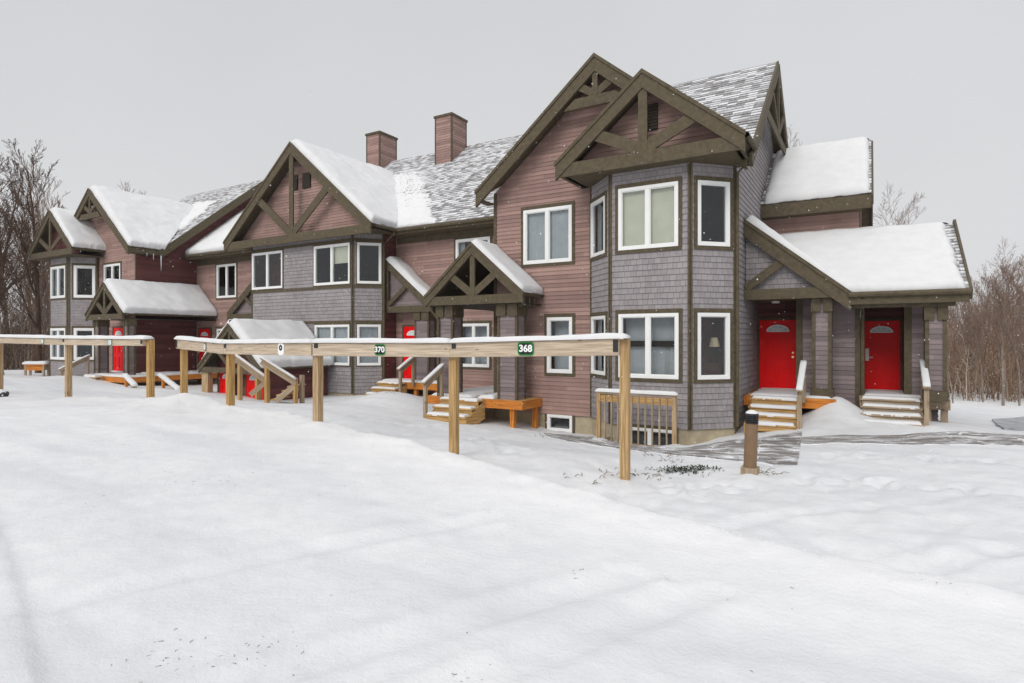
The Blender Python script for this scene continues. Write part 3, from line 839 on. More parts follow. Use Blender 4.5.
corner_boards(HR, [(wp, (0, 1)), (wq, (0,))], -2.2, .97, .11)
for x in (-.21, .735, -1.59): pieces('corner_board', M['trim'], HR, [(x-.035, x+.012, 16.862, 17.0, -1.7, .97)])
door(HR, d1, .06, 1.01, -1.43, .50, side=1)
door(HR, d2, .05, .88, -1.37, .45, lever='pad', side=-1)
pier(HR, -1.20, -.78, 16.1, 16.5, -1.45, .96)
pier(HR, 1.06, 1.46, 16.15, 16.55, -1.40, .72)
downspout(HR, [(-.15, 15.84, .95), (-.15, 16.2, .8), (-.15, 16.84, .6), (-.15, 16.84, -2.0)], .045)
deck(HR, -2.68, -.72, 15.9, 18.03, -1.45, 'orange', .05, [(-1.0, 16.0), (-.85, 17.5)])
deck(HR, -.17, 1.52, 16.64, 18.48, -1.40, 'old', .05, [(.75+.4, 16.72), (1.46, 16.72)])
for x, y in ((-2.15, 17.2), (.3, 17.4)):
    mb = MB(); mb.tube([(x, y, .98), (x, y, .93)], .10, 14, cap=True); mb.build('ceiling_lamp', M['letter'], HR)

# ================================================================== middle townhouse
HM = empty('townhouse', (-20, 17, -2.4), 'middle townhouse with two chimneys and one broad truss gable over a shingled bay', 'house', TG)
YW = 17.9
wa = Wall(HM, (-16.2, YW), (-9.6, YW), -2.14, 4.15, 'mauve')
wa.window((456.3, 490.5), (2.16, 3.66), 2, 'sides')
wa.window((458.5, 489.7), (-1.06, .53), 2, 'cross')
wa.build()
wb = Wall(HM, (-29.9, YW), (-24.0, YW), -2.14, 4.15, 'mauve')
wb.window((217.3, 236.7), (2.0, 3.66), 2, 'dark')
wb.window((217.3, 236.7), (-1.1, .46), 2, 'dark')
wb.build()
ws = Wall(HM, (-16.2, 17.2), (-16.2, YW), -2.14, 4.1, 'shaded', name='side_wall'); ws.build()
Wall(HM, (-24.0, YW), (-24.0, 17.2), -2.14, 4.1, 'shaded', name='side_wall').build()
C = [(-24.0, 17.2), (-23.15, 16.35), (-17.02, 16.35), (-16.2, 17.17)]
cw = [Wall(HM, C[i], C[i+1], -2.14, 4.07, 'shingle', name='bay_wall') for i in range(3)]
for q in cw: q.dep = .5
cw[1].dep = .8
cw[1].window((252.7, 283), (2.10, 3.68), 2, 'dark', casing=.05, room='roomwarm', frame=.078)
cw[1].window((314.5, 350.3), (2.10, 3.68), 2, 'halfblind', casing=.05, frame=.078)
cw[1].window((315.3, 350), (-1.06, .52), 2, 'curtain', casing=.05, frame=.078)
cw[2].window((357, 381.3), (2.10, 3.68), 1, 'dark', casing=.04, frame=.078)
cw[2].window((357, 380.9), (-1.06, .52), 1, 'curtain', casing=.04, frame=.078)
for q in cw: q.build()
mb = MB()
for q in cw:
    for z in (1.94, 3.74, .58): q.band(z, z+.10, mb=mb)
mb.build('belt_board', M['trim'], HM)
corner_boards(HM, [(cw[0], (1,)), (cw[1], (0, 1)), (cw[2], (0, 1)), (wa, (1,))], -2.14, 4.06, .06)
for i in range(3):
    a, b = V((*C[i], 0)), V((*C[i+1], 0)); n = cw[i].N*-.03
    build_found(Wall(HM, (a+n)[:2], (b+n)[:2], -3.4, -2.14, 'found'))
build_found(Wall(HM, (-16.2, YW+.03), (-9.6, YW+.03), -3.4, -2.14, 'found')); build_found(Wall(HM, (-29.9, YW+.03), (-24, YW+.03), -3.4, -2.14, 'found'))
soffit(HM, -24.3, -15.7, 15.92, 17.6, 4.06)
simple(HM, 'rear_wall', 'mauve', [(-29.9, -9.6, 29.1, 29.2, -3, 4.2)])
YE, ZEV, YM = 17.25, 4.22, 23.2; ZM = ZEV+SL*(YM-YE)
mb = MB()
roof_plane(mb, (-29.88, YE, ZEV), (-9.63, YE, ZEV), (-29.88, YM, ZM), (-9.63, YM, ZM))
roof_plane(mb, (-9.63, 2*YM-YE, ZEV), (-29.88, 2*YM-YE, ZEV), (-9.63, YM, ZM), (-29.88, YM, ZM))
mb.build('roof', [M['roof'], M['trim']], HM)
simple(HM, 'fascia', 'trim', [(-15.75, -9.63, YE-.05, YE, 3.98, 4.19), (-29.8, -24.3, YE-.05, YE, 3.98, 4.19), (-15.9, -9.7, YE, YW-.02, 3.97, 3.99), (-29.8, -24, YE, YW-.02, 3.97, 3.99),
        (-16.1, -9.7, YW-.045, YW-.02, 3.72, 3.96), (-29.8, -24.1, YW-.045, YW-.02, 3.72, 3.96)], .005)
gutter(HM, (-15.7, YE-.11, 4.12), (-9.66, YE-.11, 4.12), 1); gutter(HM, (-29.8, YE-.11, 4.12), (-24.4, YE-.11, 4.12), 1)
# gable roof: cut along the valleys
GX, GH, GT, GB = -20.0, 4.42, 7.89, 4.21
gable_roof(HM, GX, GH, GT, GB, 15.9, YE+(GT-ZEV)/SL, YE)
truss(HM, GX, GH, 15.84, GT, GB, wid=.34, chw=.33, kw=.24, bz=.47)
gw = Wall(HM, (-24.0, 16.38), (-16.0, 16.38), 4.06, 7.6, 'mauve', name='gable_wall', **gable_limits(-24.0, -16.0, GX, 7.6, .83)); gw.build()
louver(HM, -20.62, -20.16, 16.34, 6.1, 6.72); louver(HM, -19.84, -19.38, 16.34, 6.1, 6.72)
gutter(HM, (-15.5, 15.95, 4.12), (-15.5, 17.2, 4.12), 1)
downspout(HM, [(-15.52, 17.1, 4.05), (-15.9, 17.12, 3.8), (-16.14, 17.14, 3.6), (-16.14, 17.14, -2.1)])
snow_on(HM, [(((GX+GH-.02, 15.86, GB), (GX+GH-.02, YE+.1, GB), (GX-.02, 15.86, GT+.02), (GX-.02, 21.8, GT+.02)), dict(T=.22, r=.22, edge=(1, 0, 1, 0), sd=12, nx=90, ny=90)),
             (((GX-GH+.02, YE+.1, GB), (GX-GH+.02, 15.86, GB), (GX+.02, 21.8, GT+.02), (GX+.02, 15.86, GT+.02)), dict(T=.18, r=.22, edge=(1, 0, 0, 1), sd=13, nx=60, ny=60)),
             (((-19.0, YE-.02, ZEV), (-13.1, YE-.02, ZEV), (-20.6, 21.9, ZEV+SL*(21.9-YE)), (-18.2, 21.9, ZEV+SL*(21.9-YE))), dict(T=.09, r=.3, edge=(1, 1, 0, 1), rag=(0, .7, 0, 1.1), sd=14, nx=100, ny=100)),
             (((-29.85, YE-.02, ZEV), (-23.2, YE-.02, ZEV), (-29.85, 22.3, ZEV+SL*(22.3-YE)), (-20.5, 22.3, ZEV+SL*(22.3-YE))), dict(T=.18, r=.25, edge=(1, 1, 0, 0), rag=(0, .5, 0, 0), sd=15, nx=60, ny=60))])
def chimney(x0, x1, y0, y1, z0, z1):
    mb = MB()
    for a, b in (((x0, y0), (x1, y0)), ((x1, y0), (x1, y1)), ((x1, y1), (x0, y1)), ((x0, y1), (x0, y0))):
        q = Wall(HM, a, b, z0, z1, 'mauve'); courses(mb, q.O, q.S, q.U, q.N, z0, z1, q.sL, q.sR, [], E_S, .016)
    c = mb.build('chimney', M['mauve'], HM)
    t = MB()
    for x in (x0-.02, x1-.05):
        for y in (y0-.02, y1-.05): t.box(x, x+.07, y, y+.07, z0, z1)
    t.build('chimney_trim', M['trim'], c)
    k = MB(); k.box(x0-.06, x1+.06, y0-.06, y1+.06, z1-.04, z1+.06); k.tube([((x0+x1)/2, (y0+y1)/2, z1+.05), ((x0+x1)/2, (y0+y1)/2, z1+.13)], .11, 10, cap=True)
    k.build('chimney_cap', M['trim'], c, bevel=.008)
    s = MB(); snow_quad(s, (x0-.05, y0-.05, z1+.06), (x1+.05, y0-.05, z1+.06), (x0-.05, y1+.05, z1+.06), (x1+.05, y1+.05, z1+.06), .05, .15, rag=(.1, .1, .3, .1), sd=x0); s.build('chimney_snow', M['snow'], c, smooth=True)
chimney(-22.2, -21.3, 22.3, 23.55, 8.0, 10.45)
chimney(-17.4, -16.45, 21.9, 23.05, 7.6, 10.3)
# half gables either side of the bay
def half_gable(root, xh, xl, zh, zl, Y, Yb, snowy=True):
    s = 1 if xl > xh else -1
    mb = MB()
    if s > 0: roof_plane(mb, (xl, Y, zl), (xl, Yb, zl), (xh, Y, zh), (xh, Yb, zh), thick=.1)
    else: roof_plane(mb, (xl, Yb, zl), (xl, Y, zl), (xh, Yb, zh), (xh, Y, zh), thick=.1)
    mb.build('porch_roof', [M['roof'], M['trim']], root)
    t = MB(); y = Y-.08
    t.prism([(xh, y, zh+.02), (xh, y, zh-.36), (xl+s*.05, y, zl-.38), (xl+s*.05, y, zl)], (0, .08, 0))
    t.obox((min(xh, xl-s*.05), y+.01, zl-.36), (abs(xl-xh)-.05, 0, 0), (0, 0, .25), (0, .06, 0))
    t.bar((xh+s*.1, y+.015, zl-.05), (xh+s*.98, y+.015, zl+.62), (0, 1, 0), .05, .17)
    t.obox((xh if s > 0 else xh-.12, y+.012, zl-.3), (0, 0, zh-zl), (.12, 0, 0), (0, .06, 0))
    t.build('half_gable_truss', M['trim'], root, bevel=.005)
    a, b = (xh, xl) if s > 0 else (xl, xh); sl = (zh-zl)/abs(xl-xh); L = b-a
    lim = dict(sR=lambda z: max(0, min(L, (zh-.2-z)/sl))) if s > 0 else dict(sL=lambda z: min(L, max(0, L-(zh-.2-z)/sl)))
    Wall(root, (a, Y+.1), (b, Y+.1), zl-.15, zh-.22, 'lilac', name='gable_wall', **lim).build()
    q = ((xl, Y-.1, zl), (xl, Yb, zl), (xh, Y-.1, zh+.02), (xh, Yb, zh+.02)) if s > 0 else ((xl, Yb, zl), (xl, Y-.1, zl), (xh, Yb, zh+.02), (xh, Y-.1, zh+.02))
    if snowy: snow_on(root, [(q, dict(T=.17, r=.16, edge=(1, 1, 1, 0) if s > 0 else (1, 1, 0, 1), sd=xh, nx=14, ny=40))])
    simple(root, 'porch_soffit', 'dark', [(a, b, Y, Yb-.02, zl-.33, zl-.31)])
half_gable(HM, -16.18, -13.95, 3.10, 1.34, 17.35, YW)
half_gable(HM, -24.02, -26.3, 2.95, 1.25, 17.35, YW, False)
pier(HM, -14.82, -14.12, 17.38, 17.8, -1.65, 1.0, plinth=False)
simple(HM, 'shade_strip', 'shaded', [(-13.95, -13.5, YW-.06, YW-.02, -1.6, .9)])  # strip of porch wall with shade put into its colour, no separate part
door(HM, wa, .46, 1.36, -1.6, .45, o=.05)
deck(HM, -16.15, -13.2, 16.9, YW-.02, -1.65, 'orange', .06, [(-13.4, 17.0), (-14.4, 17.0)])
# porch with the little truss gable
PX, PH, PT, PB = -9.56, 1.66, 2.66, 1.22
gable_roof(HM, PX, PH, PT, PB, 13.7, 14.89, 14.89, thick=.10, sides=(0, 1))
gable_roof(HM, PX, PH, PT, PB, 13.7, YW-.03, YW-.03, thick=.10, sides=(1, 0))
truss(HM, PX, PH, 13.64, PT, PB, wid=.23, chw=.25, kw=.16, bz=.45)
pieces('eave_bracket', M['trim'], HM, [(-8.16, -8.0, y, y+.1, .86, 1.1) for y in (13.85, 14.15, 14.45)])
snow_on(HM, [(((PX+PH+.03, 13.62, PB), (PX+PH+.03, 14.87, PB), (PX, 13.62, PT+.04), (PX, 14.87, PT+.04)), dict(T=.10, r=.12, edge=(1, 0, 1, 0), rag=(.15, 0, .05, 0), sd=21)),
             (((PX-PH-.03, 17.85, PB), (PX-PH-.03, 13.62, PB), (PX, 17.85, PT+.04), (PX, 13.62, PT+.04)), dict(T=.035, r=.1, edge=(1, 0, 0, 1), rag=(0, 0, 0, .12), sd=22))])
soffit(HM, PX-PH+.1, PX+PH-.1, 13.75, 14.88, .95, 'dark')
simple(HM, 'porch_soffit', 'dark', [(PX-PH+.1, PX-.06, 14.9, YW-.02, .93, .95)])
pier(HM, -10.98, -10.40, 13.9, 14.4, -1.7, .93, plinth=False); pier(HM, -8.86, -8.22, 13.9, 14.4, -1.7, .93, plinth=False)
downspout(HM, [(-11.15, 13.75, 1.1), (-11.12, 13.82, .8), (-10.9, 13.86, .55), (-10.9, 13.86, -1.7)])
deck(HM, -11.2, -9.66, 13.8, YW-.02, -1.7, 'orange', .07)
deck(HM, -9.6, -8.02, 13.8, 14.88, -1.7, 'orange', .09, [(-8.35, 13.9), (-8.1, 14.7)], sn=(-9.55, -8.9, 13.8, 14.8))

# ================================================================== far townhouse
HL = empty('townhouse', (-33, 15, -2.4), 'far townhouse with two snowy truss gables and a shaded mauve side wall', 'house', TG)
LX, LH, LT, LB = -33.2, 3.75, 7.42, 4.28
wl = Wall(HL, (-36.9, 14.95), (-29.9, 14.95), -2.14, LT-.22, 'mauve', **gable_limits(-36.9, -29.9, LX, LT-.22, .84))
wl.holes.append((0, 3.3, -2.3, 4.1))
wl.window((104.5, 121), (2.1, 3.66), 2, 'dark')
wl.build()
LBp = [(-37.35, 14.9), (-36.4, 13.95), (-34.42, 13.95), (-33.5, 14.9)]
lw = [Wall(HL, LBp[i], LBp[i+1], -2.4, 4.09, 'shingle', name='bay_wall') for i in range(3)]
for q in lw: q.dep = .5
for z in ((2.03, 3.65), (-1.1, .5)):
    lw[1].window((51.3, 66), z, 2, 'sides', frame=.11); lw[2].window((74, 95.5), z, 1, 'dark', frame=.12)
for q in lw: q.build()
corner_boards(HL, [(lw[1], (0, 1)), (lw[2], (0, 1)), (wl, (1,))], -2.3, 4.06, .1)
soffit(HL, -37.4, -32.9, 13.52, 14.95, 4.08)
LYE, LZE, LYR = 15.9, 4.33, 21.7; LS = .815; LZR = LZE+LS*(LYR-LYE)
ls = Wall(HL, (-29.9, 14.95), (-29.9, 27), -2.14, LZR-.2, 'shaded', sL=lambda z: 0 if z <= 4.121 else max(0, min(6.75, (z-4.12)/LS+.95)), sR=lambda z: min(12.05, max(6.75, 2*LYR-LYE-14.95-(z-4.12)/LS)), brk=(4.12,), name='side_wall'); ls.build()
mb = MB()
roof_plane(mb, (-37.3, LYE, LZE), (-29.5, LYE, LZE), (-37.3, LYR, LZR), (-29.5, LYR, LZR))
roof_plane(mb, (-29.5, 2*LYR-LYE, LZE), (-37.3, 2*LYR-LYE, LZE), (-29.5, LYR, LZR), (-37.3, LYR, LZR))
mb.build('roof', [M['roof'], M['trim']], HL)
mb = MB(); mb.bar((-29.5, LYE-.1, LZE-.28), (-29.5, LYR, LZR-.20), (1,0,0), .06, .36); mb.bar((-29.5, 2*LYR-LYE+.1, LZE-.28), (-29.5, LYR, LZR-.20), (1,0,0), .06, .36); mb.build('barge_board', M['trim'], HL)
gable_roof(HL, LX, LH, LT, LB, 14.4, LYE+(LT-LZE)/LS, LYE)
truss(HL, LX, LH, 14.34, LT, LB, wid=.30, collar=6.2, chw=.27, kw=.15, bz=.6)
simple(HL, 'fascia', 'trim', [(-29.52, -29.46, 14.4, LYE, 4.0, 4.22), (-29.9, -29.5, 14.42, LYE, 3.98, 4.0)])
SX, SH, ST, SB = -35.2, 2.42, 6.4, 4.38
gable_roof(HL, SX, SH, ST, SB, 13.5, 18.4, 14.93)
truss(HL, SX, SH, 13.44, ST, SB, wid=.28, chw=.3, kw=.17, bz=.52)
simple(HL, 'gable_panel', 'dark', [(SX-.01, SX+.01, 14.0, 14.02, 4.1, 4.2)])
gp = Wall(HL, (-37.3, 13.98), (-33.0, 13.98), 4.08, 6.15, 'shaded', name='gable_wall', **gable_limits(-37.3, -33.0, SX, 6.15, .82)); gp.build()
snow_on(HL, [(((LX+LH+.02, 14.36, LB), (LX+LH+.02, LYE+.1, LB), (LX-.02, 14.36, LT+.03), (LX-.02, 19.8, LT+.03)), dict(T=.24, r=.22, edge=(1, 0, 1, 0), sd=31, nx=60, ny=60)),
             (((LX-LH, LYE+.1, LB), (LX-LH, 14.36, LB), (LX+.02, 19.8, LT+.03), (LX+.02, 14.36, LT+.03)), dict(T=.2, r=.22, edge=(1, 0, 0, 1), sd=32, nx=40, ny=40)),
             (((-33.0, LYE, LZE), (-29.55, LYE, LZE), (-34.5, 20.4, LZE+LS*(20.4-LYE)), (-31.2, 20.4, LZE+LS*(20.4-LYE))), dict(T=.14, r=.25, edge=(1, 1, 0, 1), rag=(0, .6, 0, .9), sd=33, nx=40, ny=50)),
             (((SX+SH+.02, 13.46, SB), (SX+SH+.02, 14.93, SB), (SX-.02, 13.46, ST+.03), (SX-.02, 17.5, ST+.03)), dict(T=.17, r=.18, edge=(1, 0, 1, 0), sd=34)),
             (((SX-SH-.02, 14.93, SB), (SX-SH-.02, 13.46, SB), (SX+.02, 17.5, ST+.03), (SX+.02, 13.46, ST+.03)), dict(T=.17, r=.18, edge=(1, 0, 0, 1), sd=35))])
mb = MB(); mb.tube([(-29.47, 15.86, 4.05), (-29.47, 15.86, 3.7), (-29.47, 15.86, 3.25)], [.035, .02, .004], 6); mb.tube([(-29.47, 15.2, 4.05), (-29.47, 15.2, 3.9)], [.02, .003], 6); mb.tube([(-29.47, 15.5, 4.05), (-29.47, 15.5, 3.75)], [.02, .003], 6); mb.build('icicle', M['ice'], HL, smooth=True)
door(HL, wl, 4.95, 5.95, -1.6, .5)
door(HL, wb, .3, 1.26, -1.6, .46)
QX, QH, QT, QB = -29.75, 1.66, 2.52, 1.10
gable_roof(HL, QX, QH, QT, QB, 13.5, YW-.03, YW-.03, thick=.1, sides=(0, 1))
gable_roof(HL, QX, QH, QT, QB, 13.5, 14.93, 14.93, thick=.1, sides=(1, 0))
truss(HL, QX, QH, 13.44, QT, QB, wid=.23, chw=.25, kw=.16, bz=.45)
snow_on(HL, [(((QX+QH+.03, 13.44, QB), (QX+QH+.03, 17.87, QB), (QX, 13.44, QT+.04), (QX, 17.87, QT+.04)), dict(T=.2, r=.16, edge=(1, 0, 1, 0), sd=41)),
             (((QX-QH-.03, 14.93, QB), (QX-QH-.03, 13.44, QB), (QX, 14.93, QT+.04), (QX, 13.44, QT+.04)), dict(T=.16, r=.16, edge=(1, 0, 0, 1), sd=42))])
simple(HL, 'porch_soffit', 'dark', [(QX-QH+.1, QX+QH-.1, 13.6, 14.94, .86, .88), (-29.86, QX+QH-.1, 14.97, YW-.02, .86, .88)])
pier(HL, -31.2, -30.75, 13.7, 14.15, -1.75, .86, plinth=False); pier(HL, -28.52, -28.16, 13.7, 14.05, -1.75, .86, plinth=False)
deck(HL, -31.3, -28.05, 13.6, 14.9, -1.75, 'orange', .1); deck(HL, -29.85, -28.05, 14.92, YW-.03, -1.75, 'orange', .1)
simple(HL, 'rear_wall', 'mauve', [(-37.2, -29.95, 27, 27.1, -3, 4.2), (-37.3, -37.2, 15, 27, -3, 4.2)])
# ================================================================== ground
CP = []
def g(px, py, t): p = pt(px, py, t); CP.append((p.x, p.y, p.z))
def gw_(x, y, z): CP.append((x, y, z))
def gl(lat, dep, z): gw_(VX*dep+RX*lat, VY*dep+RY*lat, z)
# the parking place the camera stands on
for a, b in ((-8,4),(-4,3),(0,1.5),(2.2,1.2),(-2,6),(-5,8),(-10,9),(-13,11.5),(0,4),(.6,3.2),(-20,12),(-12,6),(0,0),(3,0),(0,-6),(-10,0),(10,-8),(-25,5),(-26,12),(-16,9),(-7,6),(-3,5),(1.4,2.2)): gl(a, b, -1.6)
# crest of the ploughed bank round it
for px, py in ((0,377),(70,386),(150,394),(183,396),(230,408),(318,421),(380,436),(420,447),(460,458),(500,470),(560,488),(640,514),(720,535),(800,554),(900,577),(1024,604)):
    x_, y_ = plan(px, F*1.52/(py-338)); gw_(x_, y_, -1.52 if px < 60 else -1.80 if px < 300 else -1.70)
gl(4.3, 2.4, -1.68); gl(5.8, 1.0, -1.68)
# the lower ground between bank and houses
for q in ((453,449,9.75),(622,481,8.55),(230,414,12.5),(183,400,14.2),
          (300,404,21),(360,396,22.3),(420,405,19.5),(390,399,20.5),(440,424,15.6),(480,428,15.0),(530,431,15.4),(562,432,15.6),(562,434.5,16.2),(545,433,16.3),(580,436,16.0),(598,440,14),(640,445,14.3),(690,447,13.7),(665,447,13.9),
          (740,440,12.6),(775,432,13.5),(838,411,14.0),(822,424,13.3),(862,426,13.0),(893,427,12.8),(935,425,12.9),(960,424,14),(1000,440,11.8),(900,440,11.9),(820,440,12.0),
          (1000,412,21),(950,406,23),(1024,416,20),(740,467,9.3),(795,467,9.2),(690,472,9.2),(900,480,8.2),(1000,500,6.8),(900,530,5.9),(1010,556,5.0),(800,505,7.0),(700,497,7.4),
          (600,472,8.6),(560,458,9.4),(500,446,10.8),(860,460,9.9),(960,462,9.6),(1024,470,9),
          (75,381,29),(100,383,28),(140,388,23),(180,390,22.5),(120,386,25.5),(200,397,20.5),(250,400,20.3),(280,402,20),(30,369,36),(10,369,38),(60,371,38),(30,361,50),(70,361,52),(-10,361,50)): g(*q)
for x, y, z in ((-6,18,-2.3),(-20,20,-2.3),(-33,19,-2.2),(0,19,-2.2),(-8,16,-2.4),(-26,15.5,-2.3),(8,16,-2.4),(14,14,-2.4),(12,6,-1.95),(9,3,-1.8),(20,25,-3.0),(5,32,-3.0),(40,30,-3.2),(-45,22,-2.0),(-50,35,-2.2),(-20,40,-2.6),(30,0,-2.2)): gw_(x, y, z)
CP = np.array(CP); n = len(CP)
r = np.hypot(CP[:, None, 0]-CP[None, :, 0], CP[:, None, 1]-CP[None, :, 1])
A = np.zeros((n+3, n+3)); A[:n, :n] = -r+np.eye(n)*-.12; A[:n, n] = 1; A[:n, n+1] = CP[:, 0]; A[:n, n+2] = CP[:, 1]; A[n:, :n] = A[:n, n:].T
sol = np.linalg.solve(A, np.r_[CP[:, 2], 0, 0, 0])
def base_z(x, y):
    x = np.asarray(x, float); y = np.asarray(y, float); sh = x.shape; x, y = x.ravel(), y.ravel()
    out = np.empty(len(x))
    for i in range(0, len(x), 20000):
        X, Y = x[i:i+20000], y[i:i+20000]
        out[i:i+20000] = -np.hypot(X[:, None]-CP[:, 0], Y[:, None]-CP[:, 1])@sol[:n]+sol[n]+sol[n+1]*X+sol[n+2]*Y
    d = np.hypot(x, y); k = np.clip((d-45)/40, 0, 1)
    return (out*(1-k)+(-3.2)*k).reshape(sh)
CR = [tuple(pt(px, py, F*1.58/(py-338)).to_2d()) for px, py in ((105,395),(183,399),(250,409.5),(318,421.5),(420,447),(500,470),(560,488),(640,514),(720,535),(800,554),(900,577),(1024,604))]
CR += [(VX*2.4+RX*4.3, VY*2.4+RY*4.3), (VX*.6+RX*7, VY*.6+RY*7)]
def bank(x, y):
    """height of the ploughed ridge; distance is signed, positive on the houses' side"""
    best = 9; sg = 1
    for (ax, ay), (bx, by) in zip(CR[:-1], CR[1:]):
        ex, ey = bx-ax, by-ay; L2 = ex*ex+ey*ey; k = max(0, min(1, ((x-ax)*ex+(y-ay)*ey)/L2))
        dx, dy = x-ax-ex*k, y-ay-ey*k; q = dx*dx+dy*dy
        if q < best*best: best = math.sqrt(q); sg = 1 if ex*dy-ey*dx > 0 else -1
    if best > 3: return 0
    n = .5+.5*fbm(x, y, .8, 40, 3)
    if sg > 0: h = math.exp(-(best/.36)**2)
    else: h = math.exp(-(best/1.15)**1.5)
    z = h*(.13+.09*n)
    if sg > 0: z -= .14*math.exp(-((best-1.2)/.7)**2)
    return z+.045*math.exp(-(best/.6)**2)*fbm(x, y, 2.8, 44, 4)
def bright(x, y):
    """light catching the ploughed ridge, put into the snow colour; patchy drift elsewhere"""
    best = 9
    for (ax, ay), (bx, by) in zip(CR[:-1], CR[1:]):
        ex, ey = bx-ax, by-ay; k = max(0, min(1, ((x-ax)*ex+(y-ay)*ey)/(ex*ex+ey*ey))); dx, dy = x-ax-ex*k, y-ay-ey*k
        q = math.hypot(dx, dy)*(1 if ex*dy-ey*dx > 0 else -1)
        if abs(q) < abs(best): best = q
    r = math.exp(-(best/(.35 if best > 0 else 1.1))**2) if abs(best) < 4 else 0
    return .75*r*(1+.5*fbm(x, y, 1.5, 71, 3))+.45*max(0, fbm(x, y, .5, 72, 4)+.1)
TR = [((9.5, -2.2), 10.4), ((9.5, -2.2), 11.95), ((14, -6), 18.2), ((14, -6), 19.8)]
ED = [plan(px, F*1.6/(py-338)) for px, py in ((-12,505),(8,548),(24,600),(34,650),(42,700),(60,800))]
def tracks(x, y):
    """shallow wheel ruts and the lip of an older, ploughed layer"""
    z = 0
    for (cx, cy), R in TR:
        q = abs(math.hypot(x-cx, y-cy)-R)
        if q < .5 and bright(x, y) < .35:
            z -= .03*math.exp(-(q/.12)**4)*(.6+.6*fbm(x, y, .9, 61, 2)); z += .018*math.exp(-((q-.2)/.07)**2)*(.5+fbm(x, y, 2.1, 62, 2))
    best = 9
    for (ax, ay), (bx, by) in zip(ED[:-1], ED[1:]):
        ex, ey = bx-ax, by-ay; k = max(0, min(1, ((x-ax)*ex+(y-ay)*ey)/(ex*ex+ey*ey))); dx, dy = x-ax-ex*k, y-ay-ey*k
        q = math.hypot(dx, dy)*(1 if ex*dy-ey*dx > 0 else -1)
        if abs(q) < abs(best): best = q
    if abs(best) < 3: z -= .035/(1+math.exp(-max(-30, min(30, best/.02))))*math.exp(-max(0, best)*.8)
    return z
FOOT = [(*plan(px, t), .05, .2) for px, t in ((625,8.55),(454,9.75),(318,10.5),(230,12.4),(184,14.1),(150,14.1),(68,16.1),(748,8.6),(675,13.1),(599,13.9))]
MOUND = FOOT+[(*plan(402, 19.6), .30, 1.1), (*plan(380, 20.5), .2, .9), (*plan(836, 14.2), .34, .5), (*plan(75, 27), .3, 1.5), (*plan(455, 14.6), .1, .8)]
rf = random.Random(31); STEP = []
for (pa, ta), (pb, tb), n_ in (((800,8.4),(1010,7.2),12),((745,8.2),(640,8.0),8),((830,10.5),(1000,9.6),11),((520,10.2),(460,12.6),9)):
    (xa, ya), (xb, yb) = plan(pa, ta), plan(pb, tb)
    for i in range(n_): STEP.append((xa+(xb-xa)*i/n_+rf.gauss(0, .1), ya+(yb-ya)*i/n_+rf.gauss(0, .1)+(.12 if i % 2 else -.12)))
def lump(x, y):
    d = math.hypot(x, y)
    b = bank(x, y)+sum(h*math.exp(-((x-mx)**2+(y-my)**2)/w**2) for mx, my, h, w in MOUND)
    dep = VX*x+VY*y; lat = RX*x+RY*y
    a = .055 if y < 17 else .09
    if dep < 16 and dep < (5.6-lat*.8 if lat > 0 else 7-lat): a = .03
    z = b+a*fbm(x, y, .42, 3, 3)+.014*fbm(x, y, 1.7, 9, 3)
    if d < 15:
        z += tracks(x, y)
        for sx_, sy_ in STEP:
            q = (x-sx_)**2+(y-sy_)**2
            if q < .12: z += -.055*math.exp(-(q/.022)**2)+.018*math.exp(-((math.sqrt(q)-.2)/.06)**2)
    # trodden, rougher snow beyond the bank
    dep = VX*x+VY*y; lat = RX*x+RY*y
    if d < 16:
        k = max(0, min(1, (dep-(5.6-lat*.55 if lat > 0 else 9-lat*.3))/1.5))
        z += k*(.055*fbm(x, y, 2.4, 21, 4)-.05*max(0, fbm(x, y, 3.4, 27, 2)-.12))
        z += .006*mn.noise(V((x*7, y*7, 4)))
    return z
def ground_z(x, y): return float(base_z(np.array([x]), np.array([y]))[0])+lump(x, y)
def on_ground(px, py):
    """where the ray of a picture point meets the ground"""
    lo, hi = 1.0, 60.0; f = lambda t: (338-py)/F*t-float(base_z(*[np.array([c]) for c in plan(px, t)])[0])
    t = 1.5
    while t < 60 and f(t) > 0: t += .1
    return plan(px, t)

rad = [0.0]+list(np.geomspace(.7, 46, 320))+list(np.geomspace(48, 190, 18))
view = math.atan2(VY, VX)
angs = sorted(set([round(a, 5) for a in np.linspace(-.86, .86, 430)]+[round(a, 5) for a in np.linspace(.86, 2*math.pi-.86, 60)]))
na = len(angs)-1
gx = np.array([[q*math.cos(view-a) for a in angs[:-1]] for q in rad[1:]]); gy = np.array([[q*math.sin(view-a) for a in angs[:-1]] for q in rad[1:]])
gz = base_z(gx, gy)
vs = [(0, 0, -1.6+H)]
for i in range(gx.shape[0]):
    for j in range(na):
        vs.append((gx[i, j], gy[i, j], gz[i, j]+lump(gx[i, j], gy[i, j])+H))
fs = [(0, 1+(j+1) % na, 1+j) for j in range(na)]
for i in range(gx.shape[0]-1):
    for j in range(na):
        a = 1+i*na; k = (j+1) % na
        fs.append((a+j, a+k, a+na+k, a+na+j))
me = D.meshes.new('snowy_ground'); me.from_pydata(vs, [], fs); me.materials.append(M['gsnow']); me.polygons.foreach_set('use_smooth', [True]*len(fs)); me.update()
at = me.attributes.new('bright', 'FLOAT', 'POINT')
at.data.foreach_set('value', [0.0]+[max(0, min(.9, bright(gx[i, j], gy[i, j]))) if math.hypot(gx[i, j], gy[i, j]) < 30 else .35 for i in range(gx.shape[0]) for j in range(na)])
go = D.objects.new('snowy_ground', me); COL.objects.link(go); tag(go, 'wind-packed snow over the parking place and the yards before the houses', 'ground', kind='structure')
if me.polygons[1000].normal.z < 0: me.flip_normals()

